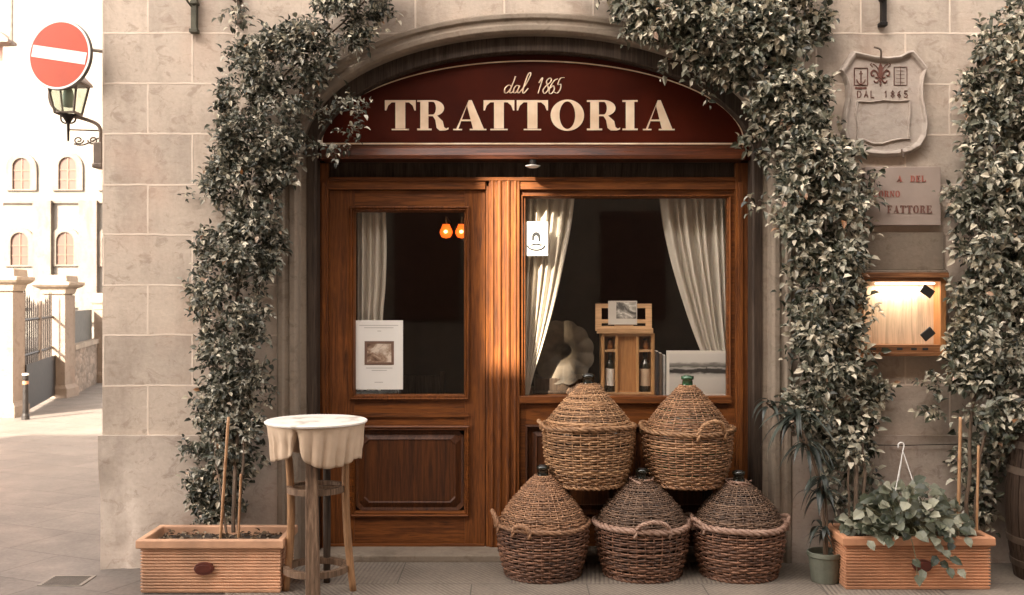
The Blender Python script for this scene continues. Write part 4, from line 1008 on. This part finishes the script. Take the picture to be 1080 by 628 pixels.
c2 = Vector((X(1118, -.35), -.35, H_-.03)); t = thing('potted_plant', 'small red clay pot with a leafy plant on top of the barrel', 'plant', c2)
bm = B(); pot(bm, c2, .11, .16, .19); obj('pot', bm, simple('red_clay', (.33, .11, .07), .7), t)
r = np.random.default_rng(5); k = 130; a = r.uniform(0, 2*pi, k); el = r.uniform(0, 1, k)
P0 = np.stack([c2.x+.17*np.cos(a)*el, c2.y+.17*np.sin(a)*el, c2.z+.17+.16*r.uniform(0, 1, k)], 1); D = np.stack([np.cos(a), np.sin(a)-.3, r.normal(0, .6, k)], 1)
leaves_mesh('foliage', P0, D, np.stack([r.normal(0, .3, k), -.5+0*a, .8+0*a], 1), r.uniform(.05, .09, k), r.uniform(.025, .04, k), HEART, t)
# ---------------------------------------------------------------- things fixed to the facade
random.seed(31)
CARVE = simple('brown_engraving', (.13, .05, .035), .8, 0, .2, 20, .1)
t = thing('stone_shield', 'carved pale stone shield with lily, anchor panel and DAL 1865', 'plaque', P(935, 164, -.03))
Ysh = -.035
half = [(905, 55), (920, 58.5), (935, 60), (950, 58.5), (958, 54), (963, 53), (972, 63), (978, 71), (975.5, 78), (973.5, 90), (974, 104), (977, 118), (979, 132), (977, 146), (971, 156), (960, 162), (946, 165), (930, 165.5), (914, 164), (900, 161), (891, 152), (888, 140), (890, 120), (893, 104), (893, 90), (890, 80), (886, 74), (893, 63), (899, 54)]
out_ = [(X(a, Ysh), Z(b, Ysh)) for a, b in half]
cx_, cz_ = X(933, Ysh), Z(110, Ysh)
def shrink(pts, k, kz=None): kz = kz or k; return [(cx_+(a-cx_)*k, cz_+(b-cz_)*kz) for a, b in pts]
loops = [[(a, y, b) for a, b in shrink(out_, k)] for k, y in ((1, .005), (1, -.03), (.985, -.05), (.95, -.06), (.91, -.052), (.885, -.035), (.86, -.033))]
bm = B(); ringstack(bm, loops, capb=True); obj('shield', bm, PLAQ, t, bevel=.003)
y_ = -.033
bm = B(); L = [(X(a, y_), Z(b, y_)) for a, b in ((904, 107), (916, 108), (931, 106), (946, 107), (959, 106), (960, 118), (958, 133), (959, 147), (950, 147), (940, 149), (930, 152), (920, 152), (911, 148), (903, 147), (904, 133), (902, 120))]
ringstack(bm, [[(a, y, b) for a, b in [(X(931, y_)+(p-X(931, y_))*k, Z(128, y_)+(q-Z(128, y_))*k) for p, q in L]] for k, y in ((1.03, y_+.001), (1.02, y_-.012), (.98, y_-.014), (.95, y_-.002))], capb=True)
obj('inner_panel', bm, PLAQ, t, bevel=.002)
bm = B(); s_ = 1/181.
def pp(px, py): return Vector((X(px, -.035), -.036, Z(py, -.035)))
# anchor panel
tube(bm, [pp(901, 72), pp(915, 72), pp(915, 90), pp(901, 90)], .0035, 4, closed=True); pbox(bm, 902, 914, 92, 94, -.037, .004)
tube(bm, [pp(908, 75), pp(908, 88)], .004, 5); tube(bm, spline([pp(903.5, 84), pp(905, 87.5), pp(908, 89), pp(911, 87.5), pp(912.5, 84)]), .003, 5); tube(bm, [pp(906, 78), pp(910, 78)], .0025, 4)
# lily
def lily(cx0, cy0, h):
    q = lambda a, b: pp(cx0+a*h, cy0-b*h)
    prism(bm, [(q(a, b).x, q(a, b).z) for a, b in ((0, .5), (.10, .28), (.07, .05), (.05, -.1), (-.05, -.1), (-.07, .05), (-.10, .28))], -.04, -.034)
    for s in (-1, 1):
        tube(bm, spline([q(.06*s, -.1), q(.12*s, .08), (q(.25*s, .2)), q(.36*s, .12), q(.34*s, -.02), q(.25*s, .0)]), [.006]*31 if False else .0055, 5)
        tube(bm, spline([q(.03*s, -.12), q(.10*s, -.25), q(.2*s, -.3), q(.26*s, -.22)]), .0045, 5)
        tube(bm, spline([q(.08*s, .22), q(.18*s, .38), q(.3*s, .45)]), .003, 5); tube(bm, spline([q(.3*s, .32), q(.4*s, .42), q(.36*s, .48)]), .003, 5)
    tube(bm, [q(-.2, -.1), q(.2, -.1)], .005, 5); tube(bm, [q(0, -.1), q(0, -.42)], .005, 5)
lily(928.5, 79.5, 26)
# lined square
tube(bm, [pp(943, 71), pp(956.5, 71), pp(956.5, 90), pp(943, 90)], .0025, 4, closed=True); tube(bm, [pp(949.7, 71), pp(949.7, 90)], .0018, 4)
for k_ in range(4): tube(bm, [pp(945, 75+k_*4), pp(954, 75+k_*4)], .0012, 4)
def sans(bm, txt, px, py, h, adv):
    SH = {'D': [[(0, 0), (0, 1), (.4, .95), (.6, .5), (.4, .05), (0, 0)]], 'A': [[(0, 0), (.3, 1), (.6, 0)], [(.12, .35), (.48, .35)]], 'L': [[(0, 1), (0, 0), (.55, 0)]],
          '1': [[(.1, .75), (.3, 1), (.3, 0)]], '8': [[(.3, .5), (.05, .75), (.3, 1), (.55, .75), (.3, .5), (0, .25), (.3, 0), (.6, .25), (.3, .5)]],
          '6': [[(.5, .95), (.15, .8), (0, .3), (.3, 0), (.58, .25), (.3, .52), (.05, .35)]], '5': [[(.55, 1), (.1, 1), (.05, .55), (.4, .6), (.58, .3), (.3, 0), (0, .1)]], ' ': []}
    for i, ch in enumerate(txt):
        for st in SH[ch]: tube(bm, [pp(px+i*adv+a*h*.9, py-b*h) for a, b in st], .0028, 4)
sans(bm, 'DAL 1865', 904.5, 103, 7, 7)
obj('carving', bm, CARVE, t, recalc=False)
bm = B(); tube(bm, spline([P(922, 50, -.05), P(929, 53, -.075), P(929, 63, -.07)]), .006, 6); obj('clamp', bm, RUST, t); bm = B(); tube(bm, [P(951, 158, -.06), P(953, 166, -.085)], .006, 6); obj('clamp', bm, RUST, t)

t = thing('stone_plaque', 'flat pinkish stone plaque with red and brown lettering ending FATTORE', 'plaque', P(953, 238, -.03))
bm = B(); pbox(bm, 912, 992.5, 176, 238, -.05, .05); obj('slab', bm, simple('pink_marble', (.36, .285, .24), .6, 0, .12, 5, .1), t, bevel=.004)
RED = simple('faded_red_paint', (.36, .11, .08), .7, 0, .1, 20, 0); BRN = simple('brown_paint', (.17, .075, .055), .7, 0, .1, 20, 0)
def word(bm, txt, px, base, h, w, adv):
    for i, ch in enumerate(txt):
        if ch != ' ': glyph(ch, X(px+i*adv, -.05), Z(base, -.05), h/181.5, w/181.5, -.05, bm)
bm = B(); word(bm, 'A', 946, 192, 6.5, 5.5, 6); word(bm, 'DEL', 960, 192, 6.5, 4.8, 5.8); word(bm, 'CORNO', 921, 208, 6.5, 4.8, 5.8); obj('red_lettering', bm, RED, t)
bm = B(); word(bm, 'FATTORE', 935.5, 225, 8, 5.8, 6.9); obj('brown_lettering', bm, BRN, t)
t = thing('stone_ledge', 'thin stone moulding fixed across the wall under the lettered plaque', 'ledge', P(950, 290, 0))
bm = B(); pbox(bm, 900, 1000, 285, 291, -.05, .06); obj('ledge_top', bm, STONE_S, t, bevel=.006); bm = B(); pbox(bm, 904, 996, 245, 285, -.018, .025); obj('ledge_block', bm, STONE_S, t, bevel=.004)

# lit menu box
t = thing('menu_box', 'open wooden menu box lit from inside, on the wall by the right vine', 'menu box', P(950, 372, -.05))
Ym = -.11; ORG = wood('orange_box_wood', (.42, .19, .07), 'z', .4, .7, .1)
bm = B()
bm.free(); RAILW = wood('box_rail_wood', (.26, .11, .045), 'x', .4, .7, .1)
for a, b in ((905, 911), (992, 998)): bm = B(); pbox(bm, a, b, 293, 372, Ym, .115); obj('side_board', bm, ORG, t, bevel=.002)
for a, b, c_, d_, y_, w_ in ((911, 992, 293, 297, Ym+.001, .113), (911, 992, 364, 372, Ym+.001, .113), (901, 1001, 287.5, 293, Ym-.03, .14), (903, 1000, 372, 376, Ym-.008, .11)):
    bm = B(); pbox(bm, a, b, c_, d_, y_, w_); obj('rail', bm, RAILW, t, bevel=.002)
bm = B(); pbox(bm, 911, 992, 297, 364, -.012, .008); obj('back_board', bm, wood('pale_back_board', (.62, .47, .33), 'z', .5, .2, 0), t)
bm = B()
for px in (921, 933, 949, 964, 976): pbox(bm, px-3, px+3, 367, 369.5, Ym-.001, .004)
obj('slot', bm, INK, t)
for px, py, an in ((978, 307.5, -35), (978.5, 352.5, 40)):
    bm = B(); box(bm, -.037, .037, -.006, .006, -.026, .026); bm.transform(Matrix.Translation(P(px, py, -.095)) @ Matrix.Rotation(radians(-an), 4, 'Y')); obj('clip', bm, INK, t, bevel=.003)
bm = B(); box(bm, X(925, -.07), X(985, -.07), -.085, -.035, Z(300, -.06), Z(298.5, -.06)); obj('light_strip', bm, emis('warm_strip_light', (1, .82, .6), 1.2), t)
al = bpy.data.lights.new('menu_light', 'AREA'); al.shape = 'RECTANGLE'; al.size = .32; al.size_y = .04; al.energy = .32; al.color = (1, .84, .66)
ao = bpy.data.objects.new('menu_light', al); COL.objects.link(ao); ao.parent = t; ao.location = P(952, 301, -.06)-Vector(t.location)

def bracket(label, px, py, h, w, mat, lamp=False):
    t = thing('wall_bracket', label, 'bracket', P(px, py, -.06), 'iron brackets high on the wall')
    bm = B(); pbox(bm, px-w/2, px+w/2, py-h, py-3, -.04, .04); pbox(bm, px-w/2-2, px+w/2+1, py-4, py, -.055, .05); pbox(bm, px-w/2-1, px+w/2+1, py-h*.55, py-h*.5, -.05, .05); obj('back_plate', bm, mat, t, bevel=.003)
    bm = B(); tube(bm, spline([P(px-2, py-h*.45, -.06), P(px-8, py-h*.6, -.1), P(px-9, py-h*.85, -.14), P(px-4, py-h*1.05, -.18), P(px, py-h*1.3, -.25)]), .006, 6); obj('scroll_arm', bm, mat, t)
bracket('greenish iron bracket with a broad plate above the left stone courses', 204, 34, 60, 6, simple('verdigris_iron', (.085, .08, .055), .6, .3, .4))
bracket('thin dark iron bracket sprouting small leaves near the left vine', 251, 25, 50, 3, RUST)
bracket('dark iron bracket above the stone shield', 933, 27, 55, 5, IRON)
t = thing('trellis_wire', 'thin dark wire stretched on the wall above the orange planter', 'wire', P(955, 468, -.06))
bm = B(); tube(bm, [P(900, 469, -.06), P(950, 470, -.06), P(1035, 468, -.06)], .0025, 5); obj('wire', bm, IRON, t)
bm = B(); [tube(bm, [P(px, 469, -.062), P(px, 469, .01)], .005, 6) for px in (905, 1028)]; obj('wire_pin', bm, RUST, t)
# stray leaf sprig on the wall
t = thing('wall_sprig', 'small dark sprig growing from a joint left of the vine', 'plant', P(196, 203, -.01))
r = np.random.default_rng(4); k = 14; pts = np.array([list(P(r.uniform(189, 203), r.uniform(199, 211), -.03)) for _ in range(k)])
leaves_mesh('foliage', pts, np.stack([r.normal(0, 1, k), -.4+r.normal(0, .2, k), r.normal(0, .7, k)], 1), np.tile([0, -.8, .5], (k, 1)), r.uniform(.02, .035, k), r.uniform(.01, .014, k), LEAF_A, t)
bm = B(); tube(bm, spline([P(205, 205, .0), P(198, 204, -.03), P(189, 205, -.04)]), .002, 5); obj('stem', bm, STEM, t)

# ---------------------------------------------------------------- no-entry sign and wall lantern at the corner
Yn = -.06; nc_ = P(62.5, 58, Yn); R_ = 37.2*(CAM_D+Yn)/F
t = thing('no_entry_sign', 'round red no-entry road sign with a tilted white bar at the corner', 'sign', nc_)
rotm = Matrix.Translation(nc_) @ Matrix.Rotation(radians(10.5), 4, 'Y') @ Matrix.Rotation(radians(-12), 4, 'Z')
def disc(r0, r1, y0, y1, n=64):
    bm = B()
    for y, rr in ((y0, r1),): pass
    lathe(bm, [(r0, 0)] if False else [(max(r0, 0), y0), (r1, y0), (r1, y1), (max(r0, 0), y1)], (0, 0, 0), n, axis=(0, 1, 0), cap=(r0 <= 0)); return bm
def lk(name, bm, mat, bevel=0): bm.transform(rotm); obj(name, bm, mat, t, bevel=bevel)
lk('back_plate', disc(0, R_, .0, .022), simple('grey_sign_metal', (.12, .11, .10), .4, .5, .1))
lk('white_edge', disc(R_*.93, R_*.985, -.003, -.001), simple('white_reflective', (.80, .77, .72), .4, 0, .05, 4, 0))
lk('red_disc', disc(0, R_*.93, -.0025, -.0005), simple('red_reflective', (.42, .042, .005), .4, 0, .12, 5, 0))
bm = B(); box(bm, -R_*.87, R_*.87, -.0045, -.003, -R_*.17, R_*.17); lk('white_bar', bm, simple('white_reflective_bar', (.80, .76, .70), .4, 0, .05, 4, 0))
bm = B(); tube(bm, [nc_+Vector((0, .02, .07)), nc_+Vector((.05, .12, .07)), Vector((XL+.005, .2, nc_.z+.07))], .011, 8); tube(bm, [nc_+Vector((0, .02, -.05)), nc_+Vector((0, .02, .1))], .016, 8); obj('wall_arm', bm, simple('galvanised_steel', (.3, .28, .26), .4, .7, .1), t)

LG = simple('lamp_grey_iron', (.16, .125, .10), .5, .4, .25)
Yl = .10; lc = P(72, 106, Yl)
t = thing('wall_lantern', 'iron street lantern on a curved bracket at the building corner', 'lamp', P(100, 165, Yl))
k = (CAM_D+Yl)/F
bm = B()
def cage(w0, w1, z0, z1): 
    for sx in (-1, 1):
        for sy in (-1, 1): tube(bm, [lc+Vector((sx*w0, sy*w0, z0)), lc+Vector((sx*w1, sy*w1, z1))], .007, 6)
z0, z1 = (106-126)*k*0-20*k, 16*k
cage(10*k, 15.5*k, -14*k, 17*k)
for w, z in ((10*k, -14*k), (15.5*k, 17*k)):
    tube(bm, [lc+Vector((a*w, b*w, z)) for a, b in ((-1, -1), (1, -1), (1, 1), (-1, 1))], .009, 6, closed=True)
obj('cage', bm, LG, t)
bm = B(); ringstack(bm, [[lc+Vector((a*w, b*w, z)) for a, b in ((-1, -1), (1, -1), (1, 1), (-1, 1))] for w, z in ((19*k, 17*k), (18*k, 20*k), (9*k, 31*k), (4*k, 34*k), (4*k, 39*k))], capa=True, capb=True); obj('cap', bm, LG, t)
bm = B(); ringstack(bm, [[lc+Vector((a*w, b*w, z)) for a, b in ((-1, -1), (1, -1), (1, 1), (-1, 1))] for w, z in ((9.4*k, -13*k), (14.9*k, 16.5*k))]); obj('glass', bm, glassmat('lantern_glass', (.75, .8, .75), .15, 1), t)
bm = B(); lathe(bm, [(0, -8*k), (5*k, -7*k), (6*k, 4*k), (4*k, 12*k), (0, 13*k)], lc, 16); obj('lamp_globe', bm, simple('pale_green_glass', (.55, .62, .52), .3, 0, .05, 3, 0), t, smooth=True)
bm = B(); tube(bm, [lc+Vector((0, 0, -14*k)), lc+Vector((0, 0, -43*k))], [.012, .006], 8); lathe(bm, [(9*k, -15*k), (5*k, -19*k), (2*k, -24*k)], lc, 16); 
for s in (-1, 1): tube(bm, spline([lc+Vector((s*8*k, 0, -15*k)), lc+Vector((s*7*k, 0, -22*k)), lc+Vector((s*2*k, 0, -24*k)), lc+Vector((0, 0, -18*k))]), .005, 6)
obj('pendant', bm, IRON, t)
q = lambda px, py: P(px, py, Yl-.0)
bm = B(); tube(bm, spline([q(106, 172), q(106, 150), q(106, 138), q(102, 131), (q(90, 126)), q(75, 122), q(60, 117), q(53, 107), q(53, 95), q(60, 88)]), [.011]*30+[.009]*25, 10); tube(bm, [q(73, 137), q(104, 138)], .005, 6); obj('curved_arm', bm, LG, t, smooth=True)
bm = B(); L = []
for cx0, cy0, s in ((83, 148, 1), (98, 148, -1)):
    for kk in range(22):
        a = kk*.42; rr = 5.5-kk*.2; L.append(q(cx0+s*rr*cos(a), cy0+rr*.8*sin(a)))
    tube(bm, L, .005, 5); L = []
tube(bm, spline([q(78, 152), q(88, 153), q(104, 146)]), .005, 5); obj('scrollwork', bm, LG, t)
bm = B(); pbox(bm, 98, 107.5, 150, 176, Yl-.02, .08); pbox(bm, 96.5, 107, 172, 177, Yl-.03, .1); obj('wall_plate', bm, LG, t, bevel=.006)
# little drain in the street
t = thing('drain_grate', 'small rectangular drain grate set in the street by the corner', 'drain', (X(70, -.35), -.35, .003))
x, y = X(71, -.4), -.40; bm = B(); box(bm, x-.12, x+.12, y-.1, y+.1, -.02, .004); obj('frame', bm, simple('drain_stone', (.2, .17, .14), .8), t)
bm = B(); [box(bm, x-.10, x+.10, y-.085+.022*i, y-.085+.022*i+.008, .001, .006) for i in range(8)]; obj('slots', bm, IRON, t)

# ---------------------------------------------------------------- across the side street
CREAM = stone('cream_render', (.17, .15, .125), False, .9)
SURR = stone('window_surround_stone', (.14, .115, .092), False, .9)
Yb = 34.0
fb = thing('palazzo', 'tall sunlit cream building with small arched windows at the end of the side street', 'building', (X(50, Yb), Yb, 0))
wins = [(23.5, 167, 200), (72, 166, 200), (21.5, 245.5, 280), (69.5, 245, 279.5), (120, 166, 200), (118, 245, 280), (-25, 166, 200), (-27, 245, 280)]+[(a, b, c) for a in (-75, -125, -175, -225) for b, c in ((166, 200), (245, 280))]
bm = B(); x0, x1 = X(-700, Yb), X(260, Yb)
box(bm, x0, x1, Yb, Yb+10, 0, 24); obj('wall', bm, CREAM, fb)
bm = B(); box(bm, x0-.5, x1+.5, Yb-.7, Yb+10.5, 24, 24.5); box(bm, x0, x1, Yb-.12, Yb, Z(212, Yb)-.1, Z(212, Yb)); box(bm, x0, x1, Yb-.18, Yb, Z(318, Yb)-.25, Z(318, Yb)); obj('cornice', bm, SURR, fb)
WIN = simple('brown_shutter', (.055, .018, .006), .6, 0, .15, 4, .1); WFR = simple('window_bars', (.09, .045, .022), .6)
def arched(cx, cz, w, h, k=12):
    return [(cx-w, cz), (cx+w, cz), (cx+w, cz+h-w)]+[(cx+w*cos(pi*i/k), cz+h-w+w*sin(pi*i/k)) for i in range(1, k)]+[(cx-w, cz+h-w)]
for px, a, b in wins:
    s = (CAM_D+Yb)/F; cx0, cz0, w, h = X(px, Yb), Z(b, Yb), 9.2*s, (b-a)*s
    bm = B(); prism(bm, arched(cx0, cz0, w, h), Yb-.02, Yb+.01); wo = obj('window', bm, WIN, fb)
    bm = B(); o_, i_ = arched(cx0, cz0-.05, w*1.75, h+w*.75), arched(cx0, cz0, w*1.02, h)
    i_ = [(p[0], p[1]) for p in i_]; ringstack(bm, [[(p[0], Yb, p[1]) for p in o_], [(p[0], Yb-.10, p[1]) for p in o_], [(p[0], Yb-.10, p[1]) for p in i_], [(p[0], Yb-.01, p[1]) for p in i_]]); obj('surround', bm, SURR, wo)
    bm = B(); box(bm, cx0-.025, cx0+.025, Yb-.045, Yb-.025, cz0, cz0+h-.02)
    for k_ in (.3, .6): box(bm, cx0-w, cx0+w, Yb-.042, Yb-.026, cz0+h*k_-.02, cz0+h*k_+.02)
    obj('frame', bm, WFR, wo)
bm = B(); [box(bm, X(px, Yb)-.35, X(px, Yb)+.35, Yb-.25, Yb, Z(340, Yb), Z(212, Yb)) for px in (47, 95, 145)]; obj('pilaster', bm, SURR, fb)

# house on the far left edge with an eave
Yh = 15.0
t = thing('rose_house', 'rose coloured house at the left edge of the side street with a projecting eave', 'building', (X(-40, Yh), Yh, 0))
bm = B(); q = [(X(-300, Yh), Yh), (X(3, Yh), Yh), (X(0, Yh+8), Yh+8), (X(-300, Yh), Yh+8)]; ringstack(bm, [[(a, b, 0) for a, b in q], [(a, b, 14) for a, b in q]], capb=True); obj('wall', bm, stone('rose_render', (.42, .26, .22), False), t)
bm = B(); ringstack(bm, [[(X(-200, Yh), Yh-.4, Z(34, Yh)), (X(6, Yh), Yh-.4, Z(36, Yh)), (X(18, Yh), Yh-.4, Z(46, Yh)), (X(18, Yh), Yh-.4, Z(49, Yh)), (X(-200, Yh), Yh-.4, Z(57, Yh))],
    [(X(-200, Yh), Yh+.0, Z(34, Yh)), (X(6, Yh), Yh+.0, Z(36, Yh)), (X(18, Yh), Yh+.0, Z(46, Yh)), (X(18, Yh), Yh+.0, Z(49, Yh)), (X(-200, Yh), Yh+.0, Z(57, Yh))]], capa=True, capb=True); obj('eave', bm, simple('grey_roof_tile', (.20, .15, .12), .8), t)
bm = B(); tube(bm, [(X(17, Yh), Yh-.2, Z(50, Yh)), (X(17, Yh), Yh-.2, Z(-80, Yh))], .04, 8); obj('drainpipe', bm, LG, t)

PIL = stone('gate_pillar_stone', (.20, .155, .12), False)
def pillar(label, px, w, Y, ptop, cw, zb=0.0):
    s = (CAM_D+Y)/F; x = X(px, Y); hw = w/2*s; zt2 = Z(ptop, Y); ch = cw/2*s
    t = thing('gate_pillar', label, 'pillar', (x, Y, zb), 'stone gate pillars along the side street')
    bm = B(); L = lambda h, z: [(x+a*h, Y+hw+b*h, z) for a, b in ((-1, -1), (1, -1), (1, 1), (-1, 1))]
    ringstack(bm, [L(hw*1.25, 0), L(hw*1.25, .14), L(hw*1.08, .18), L(hw, .2), L(hw, zt2-.30)], capa=True, capb=True); obj('shaft', bm, PIL, t)
    bm = B(); ringstack(bm, [L(hw*.8, zt2-.30), L(hw*1.0, zt2-.28), L(hw*1.12, zt2-.2), L(ch*.9, zt2-.17), L(ch, zt2-.14), L(ch, zt2-.10), L(ch*.75, zt2-.09), L(ch*.72, zt2), L(ch*.6, zt2+.01)], capa=True, capb=True); obj('capital', bm, STONE_S, t)
    return x, Y+hw
g0 = pillar('near stone gate pillar with a moulded cap at the left picture edge', 0, 27, 7.2, 284, 42)
g1 = pillar('stone gate pillar with a moulded cap between the iron gate and low wall', 56, 25, 9.8, 291, 40)
g2 = pillar('slim far pillar at the end of the low wall beside the corner', 104, 10, 12.6, 310, 16)
t = thing('iron_gate', 'dark iron gate with upright bars sagging in the middle between two pillars', 'gate', ((g0[0]+g1[0])/2, (g0[1]+g1[1])/2, 0))
A, Bv = Vector((g0[0]+.14, g0[1]+.15, 0)), Vector((g1[0]-.02, g1[1]-.15, 0)); bm = B(); n = 15
for i in range(n+1):
    u = i/n; p = A.lerp(Bv, u); h = 1.62-.22*sin(pi*u)+(.04 if i % 2 else 0); tube(bm, [p+Vector((0, 0, .05)), p+Vector((0, 0, h)), p+Vector((0, 0, h+.06))], [.011, .011, .002], 6)
obj('bars', bm, IRON, t, recalc=False)
bm = B()
for z in (.08, .62, .78, 1.25): tube(bm, [A+Vector((0, 0, z)), Bv+Vector((0, 0, z))], .02, 6)
obj('rail', bm, IRON, t); bm = B(); d = (Bv-A).normalized(); nrm = Vector((d.y, -d.x, 0))*.012
q0, q1 = A+nrm*3, Bv+nrm*3; ringstack(bm, [[q0+Vector((0, 0, .05)), q1+Vector((0, 0, .05)), q1+Vector((0, 0, .66)), q0+Vector((0, 0, .66))], [q0+nrm+Vector((0, 0, .05)), q1+nrm+Vector((0, 0, .05)), q1+nrm+Vector((0, 0, .66)), q0+nrm+Vector((0, 0, .66))]], capa=True, capb=True); obj('lower_panel', bm, IRON, t)
bm = B(); p = A.lerp(Bv, .5); tube(bm, [p+Vector((.02, -.02, .05)), p+Vector((.02, -.02, 1.5))], .03, 8); obj('meeting_post', bm, LG, t)
RUB = M('rubble_stone'); vo = RUB.node('TexVoronoi', feature='DISTANCE_TO_EDGE'); RUB.t.links.new(RUB.co((1, 1, 1.7)), vo.inputs['Vector']); vo.inputs['Scale'].default_value = 5
v2 = RUB.node('TexVoronoi'); RUB.t.links.new(RUB.co((1, 1, 1.7)), v2.inputs['Vector']); v2.inputs['Scale'].default_value = 5
cc = RUB.ramp(v2.outputs[1], [(0, (.09, .065, .045)), (1, (.27, .20, .15))]); RUB.set(Base_Color=RUB.mix(RUB.ramp(vo.outputs[0], [(0, (1,)*3), (.06, (0,)*3)]), cc, (.10, .08, .06)), Roughness=.9); RUB.bump(vo.outputs[0], .8, .04); RUB = RUB.m
t = thing('rubble_wall', 'low rubble stone wall with a dark hoarding above it beyond the gate', 'wall', ((g1[0]+g2[0])/2, (g1[1]+g2[1])/2, 0))
A, Bv = Vector((g1[0]+.15, g1[1]+.2, 0)), Vector((g2[0]-.02, g2[1]-.1, 0)); d = (Bv-A).normalized(); nrm = Vector((-d.y, d.x, 0))*.3
def slab(z0, z1, o, th): 
    bm = B(); a0, b0_ = A+nrm*o, Bv+nrm*o; q = [a0, b0_, b0_+nrm*th, a0+nrm*th]; ringstack(bm, [[p+Vector((0, 0, z0)) for p in q], [p+Vector((0, 0, z1)) for p in q]], capa=True, capb=True); return bm
obj('wall', slab(0, .72, 0, 1), RUB, t); obj('coping', slab(.72, .8, -.1, 1.2), STONE_S, t); obj('hoarding', slab(.8, 1.33, .3, .2), simple('dark_olive_panel', (.06, .055, .045), .7), t)
t = thing('bollard', 'dark slim iron bollard with a cap coloured as if sunlit standing before the gate', 'bollard', P(27, 443, 7.0))
c = Vector((X(27, 7.0), 7.0, 0)); bm = B(); lathe(bm, [(.05, 0), (.045, .05), (.036, .08), (.034, .5), (.038, .52), (.038, .56)], c, 18); obj('post', bm, IRON, t, smooth=False)
bm = B(); lathe(bm, [(.034, .56), (.042, .565), (.038, .585), (0, .59)], c, 18); obj('cap', bm, simple('sunlit_cap', (.6, .55, .48), .5), t)  # pale cap colour stands in for light on the bollard top
bm = B(); lathe(bm, [(.0355, .45), (.038, .45), (.038, .49), (.0355, .49)], c, 18); obj('band', bm, simple('rust_band', (.35, .16, .08), .6), t)

# ---------------------------------------------------------------- the houses behind the camera, which shade the facade
OPP = stone('opposite_render', (.16, .13, .10), False)
tz = math.tan(radians(SUN_AZ)); Yo, Dp = -9.6, 6.0
def opposite(label, xa, xb, h, nw):
    """block whose flanks run along the sun's bearing; xa, xb at its street front"""
    t = thing('opposite_house', label, 'building', ((xa+xb)/2, Yo, 0), 'houses across the street')
    sh = -Dp*tz; bm = B(); q = [(xa, Yo), (xb, Yo), (xb+sh, Yo-Dp), (xa+sh, Yo-Dp)]
    ringstack(bm, [[(a, b, 0) for a, b in q], [(a, b, h) for a, b in q]], capb=True); obj('wall', bm, OPP, t)
    bm = B(); q = [(xa, Yo+.0), (xb, Yo+.0), (xb+sh, Yo-Dp), (xa+sh, Yo-Dp)]; ringstack(bm, [[(a, b, h) for a, b in q], [(a, b, h+.3) for a, b in q]], capa=True, capb=True); obj('roof', bm, simple('clay_roof', (.25, .13, .08), .8), t)
    if nw:
        w = (xb-xa)/nw
        for i in range(nw):
            for z in (1.2, 5.0, 8.6):
                if z+2 > h: continue
                cx0 = xa+w*(i+.5); bm = B(); box(bm, cx0-.5, cx0+.5, Yo-.1, Yo+.04, z, z+1.7); obj('window', bm, WIN, t)
    return t
XT = .005                                    # where the sliver of sun lands on the facade plane
slit = XT-(-Yo+.17)*tz
opposite('tall plastered house across the street, left of the low sun blocker', slit-9, slit-.165, 11, 2)
low_blocker = opposite('narrow unseen block added to cut off low sun between the two tall houses across the street', slit-.163, slit+.163, 8.1, 0)  # unseen block added so the sunlit strip fades out near its foot
opposite('long plastered house across the street, right of the low sun blocker', slit+.165, slit+26, 11, 8)
bm = B(); sh = -.2*tz; q = [(slit-.164, Yo), (slit+.164, Yo), (slit+.164+sh, Yo-.2), (slit-.164+sh, Yo-.2)]
ringstack(bm, [[(a, b, 9.7) for a, b in q], [(a, b, 10.98) for a, b in q]], capa=True, capb=True); obj('high_sun_blocker', bm, OPP, low_blocker)  # unseen screen added to stop the sun above the door
